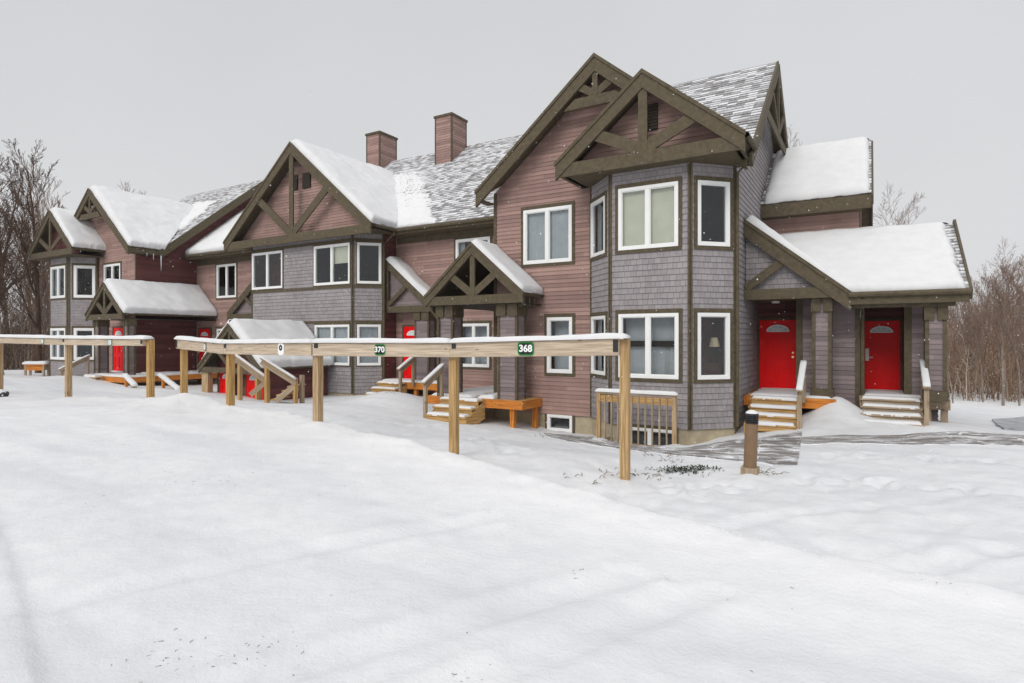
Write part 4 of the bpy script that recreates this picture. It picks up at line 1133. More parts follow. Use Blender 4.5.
def ground_sheet(name, far, near, mat, label, cat, lift=.03, nu=60, nv=8, rim=True):
    def sample(line, a):
        ls = [math.dist(line[i], line[i+1]) for i in range(len(line)-1)]; d = a*sum(ls)
        for i, l in enumerate(ls):
            if d <= l or i == len(ls)-1: return [line[i][k]+(line[i+1][k]-line[i][k])*min(1, d/l) for k in (0, 1)]
            d -= l
    F_, N_ = [on_ground(*p) for p in far], [on_ground(*p) for p in near]
    mb = MB(); L = sum(math.dist(N_[i], N_[i+1]) for i in range(len(N_)-1))
    W_ = math.dist(sample(F_, .5), sample(N_, .5))
    P = [[None]*(nv+1) for _ in range(nu+1)]
    for i in range(nu+1):
        a, b = sample(F_, i/nu), sample(N_, i/nu)
        for j in range(nv+1):
            x, y = b[0]+(a[0]-b[0])*j/nv, b[1]+(a[1]-b[1])*j/nv
            P[i][j] = (x, y, float(base_z(np.array([x]), np.array([y]))[0])+lump(x, y)*.6+lift)
    for i in range(nu):
        for j in range(nv):
            mb.quad([P[i][j], P[i+1][j], P[i+1][j+1], P[i][j+1]], [(i*L/nu, j*W_/nv), ((i+1)*L/nu, j*W_/nv), ((i+1)*L/nu, (j+1)*W_/nv), (i*L/nu, (j+1)*W_/nv)])
    dn = lambda p: (p[0], p[1], p[2]-.14)
    for i in range(nu): mb.quad([dn(P[i][0]), dn(P[i+1][0]), P[i+1][0], P[i][0]], [(i*L/nu, 0)]*4); mb.quad([P[i][nv], P[i+1][nv], dn(P[i+1][nv]), dn(P[i][nv])], [(i*L/nu, W_)]*4)
    for j in range(nv): mb.quad([dn(P[0][j]), P[0][j], P[0][j+1], dn(P[0][j+1])], [(0, 0)]*4); mb.quad([P[nu][j], dn(P[nu][j]), dn(P[nu][j+1]), P[nu][j+1]], [(L, 0)]*4)
    return tag(mb.build(name, mat), label, cat, kind='structure')
ground_sheet('plank_path', [(540,433),(600,439.5),(680,449),(735,440),(802,432)], [(552,439),(590,445),(650,453.5),(725,461),(797,467)], M['walk'], 'grey plank walk in front of the bay and the porch steps', 'path', .014)
ground_sheet('plank_path', [(802,436.5),(900,436),(1024,436),(1100,436)], [(797,444),(900,445.5),(1024,447.5),(1100,449)], M['walk'], 'straight grey plank walk running past the two porch doors', 'path', .012)
ground_sheet('paved_patch', [(992,421),(1024,418),(1090,417)], [(1004,430),(1024,431),(1090,431)], M['asphalt'], 'bare wet tarmac by the wood', 'pavement', .05, 20, 6)

# ================================================================== rail fences with unit numbers
def rail_fence(label, posts, beams, plates, cap=.06, depth_side=-1):
    """posts: (px, base py, t); beams: z top / bottom at each post"""
    P = [pt(a, b, c) for a, b, c in posts]
    r = empty('rail_fence', (P[0].x, P[0].y, P[0].z), label, 'fence')
    W_ = .128
    nrm = []
    for i, p in enumerate(P):
        d = (P[min(i+1, len(P)-1)]-P[max(i-1, 0)]); d.z = 0; d.normalize(); nn = V((-d.y, d.x, 0))
        if nn.dot(p) > 0: nn = -nn          # towards the camera
        nrm.append((d, nn))
    for i, p in enumerate(P):
        d, nn = nrm[i]
        mb = MB(); mb.obox(V((p.x, p.y, p.z-.35))-d*W_/2-nn*W_/2, (0, 0, beams[i][0]-.012-p.z+.35), d*W_, nn*W_)
        mb.build('post', M['post'], r, bevel=.008)
    S_ = []
    for i in range(len(P)-1):
        a, b = P[i]+nrm[i][1]*(W_/2+.003), P[i+1]+nrm[i+1][1]*(W_/2+.003)
        d = (b-a); d.z = 0; L = d.length; d.normalize(); nn = V((-d.y, d.x, 0)); nn = -nn if nn.dot(a) > 0 else nn
        e0 = .055 if i == 0 else .004; e1 = .09 if i == len(P)-2 else -.004
        z = lambda s, k: beams[i][k]+(beams[i+1][k]-beams[i][k])*s/L
        A, Bq = a+d*e0, a+d*(L+e1)
        mb = MB()
        f = [V((A.x, A.y, z(e0, 1))), V((Bq.x, Bq.y, z(L+e1, 1))), V((Bq.x, Bq.y, z(L+e1, 0))), V((A.x, A.y, z(e0, 0)))]
        o1, o2 = random.uniform(0, 30), random.uniform(0, 30)
        q = [p+nn*.085 for p in f]; Lb = L+e1-e0; hb = .24
        uvq = [(o1, o2), (o1+Lb, o2), (o1+Lb, o2+hb), (o1, o2+hb)]
        ri = lambda pts: pts
        def face(pts, uvv):
            mb.quad(pts, uvv)
        face(q, uvq); face(f[::-1], [(u, v+3) for u, v in uvq[::-1]])
        face([f[3], f[2], q[2], q[3]], uvq); face([f[1], f[0], q[0], q[1]], uvq); face([f[0], f[3], q[3], q[0]], [(o1, 0), (o1+.24, 0), (o1+.24, .08), (o1, .08)]); face([f[2], f[1], q[1], q[2]], [(o1, 0), (o1+.24, 0), (o1+.24, .08), (o1, .08)])
        import bmesh
        ob = mb.build('rail', M['beam'], r)
        bm = bmesh.new(); bm.from_mesh(ob.data); bmesh.ops.remove_doubles(bm, verts=bm.verts, dist=1e-5); bmesh.ops.recalc_face_normals(bm, faces=bm.faces); bm.to_mesh(ob.data); bm.free()
        m = ob.modifiers.new('edge', 'BEVEL'); m.width = .007; m.segments = 1
        s = MB(); off = nn*.005
        snow_cap(s, V((A.x, A.y, z(e0, 0)))+off-(d*.125 if i == 0 else d*0), V((Bq.x, Bq.y, z(L+e1, 0)))+off, .25, cap, i*3.7, .07, .35)
        s.build('rail_snow', M['snow'], ob, smooth=True)
        S_.append((a, d, nn, L, z, ob))
        # black strap at the joint
        if i == 0:
            st = MB(); c = a+d*.06; cc = V((c.x, c.y, 0)); zz = beams[0]
            st.obox(cc+nn*.088+V((0, 0, zz[1]+.05)), V((0, 0, zz[0]-zz[1]-.07)), d*.075, nn*.008); st.build('strap', M['black'], r)
        st = MB(); c = a+d*(L-.12 if i < len(P)-2 else L-.02)
        zz = beams[i+1]; cc = V((c.x, c.y, 0))
        st.obox(cc+nn*.088+V((0, 0, zz[1]+.03)) if i == len(P)-2 else cc+nn*.088+V((0, 0, zz[0]-.09)), V((0, 0, (zz[0]-zz[1]-.045) if i == len(P)-2 else .075)), d*.075, nn*.008)
        st.build('strap', M['black'], r)
    for (i, px, w, h, kind, txt) in plates:
        a, d, nn, L, z, ob = S_[i]
        u = (px-512)/F; dr = V((VX+RX*u, VY+RY*u, 0)); t = (a+nn*.085).dot(nn)/dr.dot(nn); c = dr*t; s = (c-a).dot(d)
        zc = (z(s, 0)+z(s, 1))/2
        c = a+d*s+nn*.087+V((0, 0, zc-a.z)); c.z = zc
        dd = d if V((-d.y, d.x, 0)).dot(nn) < 0 else -d      # reading direction
        def rounded(w, h, rr, o0):
            return [c+dd*(sx*(w/2-rr)+rr*math.cos(an))+V((0, 0, sz*(h/2-rr)+rr*math.sin(an)))+nn*o0
                    for sx, sz, a0 in ((1, 1, 0), (-1, 1, 90), (-1, -1, 180), (1, -1, 270)) for an in [math.radians(a0+k*22.5) for k in range(5)]]
        cols = {'green': ('green', 'ink', 'letter'), 'pale': ('letter', 'letter', 'ink'), 'blue': ('ink', 'tray', 'ink'), 'dim': ('green', 'tray', 'green')}[kind]
        mb = MB(); mb.prism(rounded(w, h, .05*h/.2, 0), nn*.012); pl = mb.build('number_plate', M[cols[0]], r)
        mb = MB(); mb.prism(rounded(w*.84, h*.80, .035*h/.2, .0125), nn*.003); mb.build('plate_face', M[cols[1]], pl)
        if txt:
            cu = D.curves.new('number', 'FONT'); cu.body = txt; cu.align_x = 'CENTER'; cu.align_y = 'CENTER'; cu.size = h*.70; cu.extrude = .001; cu.offset = h*.022; cu.materials.append(M[cols[2]])
            tmp = D.objects.new('number', cu); COL.objects.link(tmp); bpy.context.view_layer.update()
            me = D.meshes.new_from_object(tmp.evaluated_get(bpy.context.evaluated_depsgraph_get())); D.objects.remove(tmp)
            o = D.objects.new('number', me); COL.objects.link(o); o.parent = pl; ROOT[o] = ROOT[pl]
            from mathutils import Matrix
            R = Matrix((dd, V((0, 0, 1)), nn)).transposed().to_4x4()
            o.matrix_local = Matrix.Translation(c+nn*.0175+V((0, 0, H))-ROOT[r]) @ R
        if kind == 'pale':
            mb = MB(); q = c+nn*.017+V((0, 0, h*.12))
            for k in range(14):
                a1, a2 = 6.283*k/14, 6.283*(k+1)/14
                mb.bar(q+(dd*math.cos(a1)+V((0, 0, math.sin(a1))))*h*.17, q+(dd*math.cos(a2)+V((0, 0, math.sin(a2))))*h*.17, nn, .003, h*.16)
            mb.build('plate_mark', M['ink'], pl)
    return r
rail_fence('long raised timber rail on five posts with a green 368 plate', [(622+3,480,8.6),(454,449,9.8),(318,423,10.6),(230.5,414,12.4),(184,400,14.2)],
           [(-.005,-.25),(-.08,-.315),(-.085,-.315),(-.115,-.335),(-.03,-.255)],
           [(0,526,.27,.21,'green','368'),(1,380,.20,.185,'green','370'),(2,281.5,.19,.22,'pale',''),(3,205.5,.11,.16,'blue','')], .078)
rail_fence('shorter raised timber rail by the far townhouse with two small plates', [(150.5,401,14.2),(68.5,390,16.2),(0,383,18.4),(-70,379,20)],
           [(-.03,-.19),(-.015,-.19),(.03,-.15),(.05,-.13)], [(0,110.5,.17,.16,'dim',''),(1,43,.15,.13,'dim','')], .085)

# ================================================================== bollard, guard rail, bench, steps
bx_, by_ = plan(750, 8.7); bz_ = (338-471)/F*8.7
bo = empty('bollard_light', (bx_, by_, bz_), 'brown bollard light with a dark snow-topped cap, standing beside the plank walk', 'bollard')
def octo(mb, x, y, z0, z1, r, n=20, tilt=0): mb.tube([(x, y, z0), (x+tilt*(z1-z0), y, z1)], r, n, cap=True)
mb = MB(); octo(mb, bx_, by_, bz_+.06, bz_+.70, .092, tilt=.035); mb.build('shaft', M['bronze'], bo, smooth=False)
mb = MB(); mb.box(bx_-.115, bx_+.115, by_-.115, by_+.115, bz_-.2, bz_+.06); mb.build('base_block', M['old'], bo, bevel=.012)
mb = MB()
for k in range(4): octo(mb, bx_+.025, by_, bz_+.705+k*.028, bz_+.722+k*.028, .093); octo(mb, bx_+.025, by_, bz_+.70, bz_+.82, .06)
mb.build('lamp_louver', M['black'], bo)
mb = MB(); octo(mb, bx_+.026, by_, bz_+.815, bz_+.85, .094); mb.build('cap', M['black'], bo)
mb = MB(); mb.tube([(bx_+.027, by_, bz_+.85), (bx_+.027, by_, bz_+.875), (bx_+.027, by_, bz_+.895)], [.09, .075, .03], 14, cap=True); mb.build('cap_snow', M['snow'], bo, smooth=True)
gp0, gp1 = pt(599, 438, 14.0), pt(675, 446, 13.25)
y0 = 13.12; x0, x1 = onY(599, y0), onY(674.5, y0); zg = -2.62; zt = -1.31
gr = empty('guard_rail', ((x0+x1)/2, y0, zg), 'low picket guard rail with snow on top, round the basement window well', 'railing')
for x in (x0, x1): simple(gr, 'post', 'post', [(x-.045, x+.045, y0-.045, y0+.045, zg-.2, zt)], .006)
h = simple(gr, 'top_rail', 'old', [(x0-.05, x1+.05, y0-.05, y0+.05, zt+.001, zt+.04), ], .006)
pieces('top_board', M['step'], gr, [(x0+.046, x1-.046, y0-.02, y0+.018, zt-.19, zt-.03)], .005)
mb = MB(); snow_cap(mb, (x0-.07, y0, zt+.04), (x1+.07, y0, zt+.04), .15, .08, 3, .06); mb.build('rail_snow', M['snow'], h, smooth=True)
simple(gr, 'bottom_rail', 'old', [(x0+.046, x1-.046, y0-.02, y0+.018, zg+.10, zg+.19)], .006)
for k in range(10):
    x = x0+(x1-x0)*(k+1)/11
    simple(gr, 'picket', 'old', [(x-.017, x+.017, y0-.055, y0-.021, zg+.06, zt-.04)], .004)
for x in (x0,):
    simple(gr, 'side_rail', 'old', [(x-.02, x+.018, y0+.046, 13.93, zt-.16, zt-.02), (x-.02, x+.018, y0+.046, 13.93, zg+.10, zg+.19)], .005)
sw = Wall(HR, (-5.5, 13.93), (-3.6, 13.93), -3, -2, 'found'); sw.window((), (-2.85, -2.17), 2, 'dark', direct=(.35, 1.6), frame=.06, casing=.05); simple(HR, 'dark_backing', 'black', [(-5.16, -3.9, 13.955, 13.965, -2.9, -2.14)])  # black sheet behind the pane, painted dark for the unlit inside
# step flights
steps_thing('golden wooden steps up to the red door under the half gable', -2.5, -1.45, 15.86, -1.45, 4, .172, .28, rails=[(-1.36, 14.78, 15.86, -1.20, -.58, -2.5)])
steps_thing('weathered wooden steps up to the outermost red door', -.16, .98, 16.6, -1.40, 4, .15, .28, mat='old', rails=[(1.05, 15.52, 16.6, -1.07, -.54, -2.3)])
steps_thing('wooden steps up to the truss-gabled porch behind the 368 plate', -10.5, -9.2, 13.74, -1.70, 3, .19, .30, rails=[(-10.62, 12.85, 13.74, -1.26, -.78, -2.5)])
steps_thing('wooden steps up to the half-hidden red door beside the broad bay', -15.9, -14.75, 16.84, -1.65, 3, .185, .30, rails=[(-14.35, 16.0, 16.84, -1.12, -.66, -2.5)])
steps_thing('snowed-in wooden steps before the far porch', -31.0, -29.9, 13.52, -1.75, 2, .18, .32, snow=.1, rails=[(-31.1, 12.3, 13.5, -1.42, -.80, -2.4)])
# snow covered loose rails by the far porch
def log_rail(label, a, b, pa, pb):
    A, Bq = pt(*a), pt(*b)
    r = empty('hand_rail', (A+Bq)/2, label, 'railing')
    mb = MB(); d = (Bq-A); sdv = V((-d.y, d.x, 0)).normalized(); mb.bar(A-sdv*.07, Bq-sdv*.07, sdv, .14, .05); o = mb.build('rail', M['old'], r)
    s = MB(); snow_cap(s, A+V((0, 0, .03)), Bq+V((0, 0, .03)), .2, .12, a[0]); s.build('rail_snow', M['snow'], o, smooth=True)
    mb = MB()
    for p in (A*(1-pa)+Bq*pa, A*(1-pb)+Bq*pb): mb.post(p.x, p.y, p.z-1.0, p.z-.03, .1)
    mb.build('post', M['orange'], r)
log_rail('snow-laden hand rail slanting down right beside the far red door', (125,376.5,24.6), (135,387,22.6), .15, .8)
log_rail('snow-laden hand rail slanting down between the two rail fences', (160,376,26), (179,391,22.4), .2, .8)
# little timber bench by the trees
c = pt(37, 376, 31)
be = empty('bench', (c.x, c.y, c.z), 'small snow-topped timber bench among the trees past the far townhouse', 'bench')
sx, sy = V((RX, RY, 0))*.55, V((-RY, RX, 0))*.2
def bb(name, lo, hi, q0, q1, mat='orange'):
    m = MB(); m.obox(c+sx*q0[0]+sy*q1[0]+V((0, 0, lo)), sx*(q0[1]-q0[0]), sy*(q1[1]-q1[0]), V((0, 0, hi-lo))); return m.build(name, M[mat], be, bevel=.006)
seat = bb('seat', .55, .62, (-1, 1), (-1, 1)); bb('apron', .30, .52, (-.9, .9), (-.9, -.7))
for a in (-.95, .78):
    for b in (-.95, .6): bb('leg', -.4, .55, (a, a+.17), (b, b+.35), 'old')
m = MB(); snow_cap(m, c-sx*1.1+V((0, 0, .62)), c+sx*1.1+V((0, 0, .62)), .45, .16, 4); m.build('seat_snow', M['snow'], seat, smooth=True)
def stone(label, c, r, sd):
    import bmesh
    bm = bmesh.new(); bmesh.ops.create_icosphere(bm, subdivisions=3, radius=r)
    for v in bm.verts: v.co *= 1+.25*fbm(v.co.x*2, v.co.y*2+v.co.z, 1.2/r*.4, sd); v.co.z *= .7
    me = D.meshes.new('boulder'); bm.to_mesh(me); bm.free(); me.materials.append(M['rock']); me.materials.append(M['snow'])
    for p in me.polygons: p.use_smooth = True; p.material_index = 1 if p.normal.z > .55 else 0
    o = D.objects.new('boulder', me); COL.objects.link(o); o.location = c+V((0, 0, H)); tag(o, label, 'boulder')
bxy = plan(-1, 17.4); stone('dark snow-capped boulder at the foot of the shorter rail fence', V((*bxy, ground_z(*bxy)+.06)), .22, 4)

# ================================================================== basement entry shed
sh = empty('entry_shed', (-19.85, 14.7, -2.5), 'low gabled basement entry with a thick white roof and red doors, before the broad bay', 'shed')
EX, EH, ET, EB, EY = -19.85, 1.85, .50, -1.06, 13.1
gable_roof(sh, EX, EH, ET, EB, EY, 16.28, 16.28, thick=.09)
truss(sh, EX, EH, EY-.06, ET, EB, wid=.20, chw=.2, kw=.11, bz=.45)
Wall(sh, (-18.35, 13.6), (-18.35, 16.25), -3.2, -1.15, 'shaded', name='side_wall').build()
Wall(sh, (-21.35, 16.25), (-21.35, 13.6), -3.2, -1.15, 'shaded', name='side_wall').build()
fw = Wall(sh, (-21.35, 13.6), (-18.35, 13.6), -3.2, .3, 'shaded', name='front_wall', **gable_limits(-21.35, -18.35, EX, .33, .83)); fw.build()
door(sh, fw, .25, 1.1, -3.1, -1.2); door(sh, fw, 1.85, 2.85, -3.1, -1.2)
simple(sh, 'soffit', 'dark', [(-21.5, -18.2, 13.12, 13.58, -1.24, -1.22)])
for x in (-21.45, -18.4, -20.1):
    mb = MB(); mb.post(x, 13.25, -3.0, -1.2, .40 if x < -21 else .12, .2); mb.build('entry_post', M['post'], sh, bevel=.006)
snow_on(sh, [(((EX+EH+.03, EY-.06, EB), (EX+EH+.03, 16.25, EB), (EX, EY-.06, ET+.04), (EX, 16.25, ET+.04)), dict(T=.2, r=.16, edge=(1, 0, 1, 0), sd=51)),
             (((EX-EH-.03, 16.25, EB), (EX-EH-.03, EY-.06, EB), (EX, 16.25, ET+.04), (EX, EY-.06, ET+.04)), dict(T=.2, r=.16, edge=(1, 0, 0, 1), sd=52))])
def sloped_rail(root, a, b, name, low=True, drop=.32):
    A, Bq = pt(*a), pt(*b); d = Bq-A; sdv = V((-d.y, d.x, 0)).normalized()
    mb = MB(); mb.bar(A-sdv*.07, Bq-sdv*.07, sdv, .14, .045); mb.bar(A-sdv*.02+V((0, 0, -.13)), Bq-sdv*.02+V((0, 0, -.13)), sdv, .04, .14)
    o = mb.build(name, M['old'], root, bevel=.005)
    s = MB(); snow_cap(s, A+V((0, 0, .024)), Bq+V((0, 0, .024)), .14, .05, a[0]); s.build('rail_snow', M['snow'], o, smooth=True)
st = empty('entry_steps', (pt(268, 398, 20.2)), 'railed wooden stair going down to the basement entry', 'steps', 'wooden entry steps')
sloped_rail(st, (235,355.5,19.6), (266,378,19.6), 'handrail'); sloped_rail(st, (261,358,19.0), (296,380,19.0), 'handrail')
for px, py0, py1, t in ((240,361,394,19.65),(267,361,400,19.05),(267.5,379,397,19.7),(295.5,378,404,19.05),(302,375,404,19.3)):
    a, b = pt(px, py1, t), pt(px, py0, t); mb = MB(); mb.post(a.x, a.y, a.z-.3, b.z, .115); mb.build('post', M['post' if px < 300 else 'old'], st, bevel=.006)
for k in range(4):
    A = pt(276+k*5.5, 400-k*4.3, 19.2); mb = MB()
    d = V((VX, VY, 0)); s = V((RX, RY, 0))
    mb.obox(A-d*.1-s*.14, d*1.0, s*.28, V((0, 0, .04))); o = mb.build('tread', M['step'], st, bevel=.004)
A, Bq = pt(276, 401, 19.0), pt(294, 386, 19.0); mb = MB(); mb.bar(A, Bq, (VX, VY, 0), .04, .18); mb.build('stringer', M['old'], st)
A, Bq = pt(250, 395, 19.5), pt(266, 382, 19.5); mb = MB(); mb.bar(A, Bq, (VX, VY, 0), .04, .16); mb.build('stringer', M['old'], st)

# ================================================================== small things on the snow
def stuff(mb, name, mat, label, cat):
    o = mb.build(name, mat); return tag(o, label, cat, kind='stuff')
mb = MB(); rnd = random.Random(15)
OCT = ((0,2,4),(2,1,4),(1,3,4),(3,0,4),(2,0,5),(1,2,5),(3,1,5),(0,3,5))
for i in range(700):
    k = rnd.randrange(len(CR)-1); f = rnd.random(); (ax, ay), (bx, by) = CR[k], CR[k+1]; L = math.dist(CR[k], CR[k+1])
    nx_, ny_ = -(by-ay)/L, (bx-ax)/L; o_ = rnd.gauss(-.1, .4); x, y = ax+(bx-ax)*f+nx_*o_, ay+(by-ay)*f+ny_*o_
    s_ = rnd.uniform(.006, .026)*(1 if rnd.random() < .9 else 1.5); z = ground_z(x, y)-s_*.15; b = len(mb.v); j = lambda: rnd.uniform(.6, 1.2)*s_
    mb.v += [(x+j(), y, z), (x-j(), y, z), (x, y+j(), z), (x, y-j(), z), (x, y, z+j()*.8), (x, y, z-j())]
    for t3 in OCT: mb.f.append(tuple(b+q for q in t3)); mb.uv.append([(0, 0)]*3); mb.m.append(0)
o = mb.build('snow_clods', M['snow'], smooth=True); o.modifiers.new('round', 'SUBSURF').render_levels = 1; tag(o, 'small clods of ploughed snow along the bank', 'snow', kind='stuff')
mb = MB(); rnd = random.Random(5)
def blade(x, y, z, h, l, w=.006):
    a = rnd.uniform(0, 6.28); mb.tube([(x, y, z-.01), (x+math.cos(a)*l*.4, y+math.sin(a)*l*.4, z+h), (x+math.cos(a)*l, y+math.sin(a)*l, z+h*.6)], [w, w*.8, w*.3], 3)
for px, py, n_, sp in ((152,656,9,.07),(178,663,10,.08),(165,652,6,.1),(243,653,8,.07),(262,668,8,.09),(275,656,5,.1),(200,478,14,.25),(215,476,10,.3),(190,481,10,.3),(35,467,5,.1),(50,510,4,.2),(462,682,8,.05),(310,598,3,.2),(578,580,5,.05),(930,617,5,.05),(845,622,3,.2),(560,640,3,.3),(100,500,4,.3),(340,485,5,.3),(700,610,3,.3)):
    X, Y = on_ground(px, min(py, 690))
    for i in range(n_):
        x, y = X+rnd.gauss(0, sp), Y+rnd.gauss(0, sp); z = ground_z(x, y)
        blade(x, y, z, rnd.uniform(.001, .005), rnd.uniform(.006, .04), rnd.uniform(.001, .0028))
for px, py, n_, sp in ((610,476,10,.12),(640,477,14,.15),(655,474,10,.15),(580,474,8,.2),(700,474,10,.2),(766,474,16,.12),(385,399,20,.3),(395,401,16,.3),(590,440,10,.2),(540,437,8,.3),(660,457,10,.2),(672,463,10,.2)):
    X, Y = on_ground(px, py)
    for i in range(n_):
        x, y = X+rnd.gauss(0, sp), Y+rnd.gauss(0, sp); z = ground_z(x, y)
        blade(x, y, z, rnd.uniform(.01, .05), rnd.uniform(.04, .16), .006)
stuff(mb, 'dead_grass', M['grass'], 'dry grass and grit showing through the snow', 'grass')
mb = MB()
X, Y = on_ground(722, 471)
for i in range(330):
    a = rnd.gauss(0, .22); b = rnd.gauss(0, .10); x, y = X-.55+RX*a+VX*b, Y-.2+RY*a+VY*b
    if (a/.75)**2+(b/.3)**2 > 1: continue
    z = ground_z(x, y)+rnd.uniform(0, .05)*max(0, 1-(a/.75)**2-(b/.3)**2); d = V((rnd.uniform(-1, 1), rnd.uniform(-1, 1), rnd.uniform(-.3, .8))).normalized()*.045; s = d.cross(V((0, 0, 1))).normalized()*.014
    p = V((x, y, z)); mb.quad([p-s, p+s, p+d+s*.3, p+d-s*.3])
stuff(mb, 'ground_cover', M['ever'], 'flat dark evergreen ground cover patch beside the bollard', 'ground cover')

# ================================================================== bare trees
TW = .0068
def tree_parts(seed, h, levels=4, spread=.55, trunk_r=.13, up=.25, first=.25, multi=1, dens=1.0):
    rn = random.Random(seed); trunk, crown = MB(), MB(); tips = []
    def grow(p, d, L, r, lev):
        n = 6 if lev == 0 else 5 if lev == 1 else 3
        pts, rs = [p.copy()], [r]; q = p.copy(); dd = d.copy(); dirs = [dd.copy()]
        for i in range(n):
            dd = (dd+V((rn.gauss(0, 1), rn.gauss(0, 1), rn.gauss(0, .6)))*(.06 if lev == 0 else .12 if lev == 1 else .08)+V((0, 0, up*(.2 if lev else .1)))).normalized()
            q = q+dd*L/n; pts.append(q.copy()); rs.append(max(TW, r*(1-(i+1)/n*(.82 if lev else .86)))); dirs.append(dd.copy())
        (trunk if lev < 1 else crown).tube(pts, rs, 8 if lev == 0 else 5 if lev == 1 else 3)
        if lev >= levels: return
        m = int(dens*{0: 17, 1: 9, 2: 6, 3: 4}.get(lev, 4)*rn.uniform(.8, 1.2))
        for k in range(m):
            f = (first+(1-first)*((k+rn.random())/m)) if lev == 0 else .15+.83*(k+rn.random())/m
            x = f*n; i = min(n-1, int(x)); w = x-i
            pp = pts[i].lerp(pts[i+1], w); rr = rs[i]*(1-w)+rs[i+1]*w
            ax = dirs[i]; a = ax.cross(V((0, 0, 1)) if abs(ax.z) < .95 else V((1, 0, 0))).normalized(); b = ax.cross(a)
            th = rn.uniform(0, 6.283)+k*2.4; sp = spread*rn.uniform(.65, 1.3)
            nd = (ax*math.cos(sp)+(a*math.cos(th)+b*math.sin(th))*math.sin(sp)+V((0, 0, up))).normalized()
            LL = L*(1-f*.62)*.46*rn.uniform(.65, 1.2) if lev == 0 else L*(1-f*.5)*.58*rn.uniform(.6, 1.2)
            grow(pp, nd, LL, max(TW, min(rr*.62, LL*.018)), lev+1)
    for k in range(multi):
        a = rn.uniform(0, 6.28); o = V((math.cos(a), math.sin(a), 0))*(.0 if multi == 1 else .3)
        grow(o-V((0, 0, .4)), (V((0, 0, 1))+o*.35).normalized(), h*rn.uniform(.85, 1.05), trunk_r*rn.uniform(.8, 1.1), 0)
    return trunk, crown
PROTO = {}
def proto(key, bark, twig, **kw):
    tr, cr = tree_parts(**kw)
    top = 10.0/max(v[2] for v in tr.v+cr.v)
    for q in (tr, cr): q.v = [(a*top, b*top, c*top) for a, b, c in q.v]
    PROTO[key] = (tr.build('trunk', M[bark], local=True, smooth=True).data, cr.build('crown', M[twig], local=True).data)
    for o in list(D.objects):
        if o.name.startswith(('trunk', 'crown')) and o.parent is None: D.objects.remove(o)
def tree(key, pos, h, rot, label, group=None, cat='tree', name='bare_tree'):
    r = empty(name, pos, label, cat, group); s = h; r.scale = (s, s, s); r.rotation_euler = (0, 0, rot)
    for nm, me in zip(('trunk', 'crown'), PROTO[key]):
        o = D.objects.new(nm, me); COL.objects.link(o); o.parent = r
    return r
# prototypes are one metre high times the scale given at planting; built at 10 m and scaled down
proto('broad', 'bark', 'bark', seed=8, h=10, levels=4, spread=.62, trunk_r=.17, up=.20, first=.22, dens=1.0)
proto('forked', 'bark', 'bark', seed=11, h=10, levels=4, spread=.6, trunk_r=.14, up=.2, first=.2, multi=2, dens=.85)
proto('tall', 'pale', 'twig', seed=21, h=10, levels=3, spread=.68, trunk_r=.10, up=.16, first=.3, dens=1.1)
proto('slim', 'pale', 'twig', seed=31, h=10, levels=3, spread=.5, trunk_r=.07, up=.28, first=.2, dens=.9)
proto('sapling', 'pale', 'twig', seed=41, h=10, levels=3, spread=.55, trunk_r=.08, up=.2, first=.12, dens=1.0)
rt = random.Random(9)
def plant(px, t, top, key, label, group=None):
    x, y = plan(px, t); z = float(base_z(np.array([x]), np.array([y]))[0]); h = (338-top)/F*t-z
    return tree(key, (x, y, z), h/10.0, rt.uniform(0, 6.28), label, group)
plant(38, 33, 136, 'broad', 'broad dark bare tree with a spreading crown beside the far bay')
plant(8, 31, 142, 'forked', 'dark bare tree forking low, at the edge of the yard behind the bench')
LW = 'bare trees past the far townhouse'
for px, t, top in ((-14,34,150),(2,37,165),(20,40,172),(46,41,160),(56,44,185),(68,47,190),(-30,38,160),(30,46,195),(-50,36,150),(78,52,205),(8,50,200),(50,55,200)):
    plant(px, t, top, rt.choice(('broad', 'forked', 'slim')), 'bare dark tree in the wood past the far townhouse', LW)
plant(1003, 27, 234, 'tall', 'tallest straight bare tree above the brown thicket beyond the entrance wing')
RW = 'slender bare trees beyond the entrance wing'
for px, t, top in ((953,27,305),(983,28.5,276),(1019,27,258),(968,30,290),(1150,30,230),(1200,26,225),(1270,24,200),(1340,20,190),(944,50,302),(952,38,300),(958,58,285),(969,52,280),(972,36,296),(981,56,268),(988,48,262),(994,38,292),(1006,50,258),(1009,62,262),(1018,34,280),(1026,52,246),(1034,44,255),(1044,58,250),(948,44,300),(956,48,290),(966,40,262),(975,46,285),(984,42,275),(1012,38,262),(1022,44,250),(1036,36,240),(1050,42,250),(1070,40,240),(1100,42,235),(940,60,310),(962,64,298),(990,60,270),(1016,58,262),(978,34,290),(1030,30,300)):
    plant(px, t, top, rt.choice(('tall', 'slim', 'slim', 'sapling')), 'slender bare tree rising from the brown thicket beyond the entrance wing', RW)
RB = 'bare treetops behind the roofs'
for px, t, top, lb in ((888,46,178,'bare treetop showing above the white wing roof'),(788,50,128,'few bare twigs above the upper white wing roof, beside the roof peak'),(112,62,176,'faint bare treetop behind the snowy gable of the far townhouse'),(126,66,182,'faint thin treetop over the snowy roof of the far townhouse')):
    plant(px, t, top, 'tall', lb)
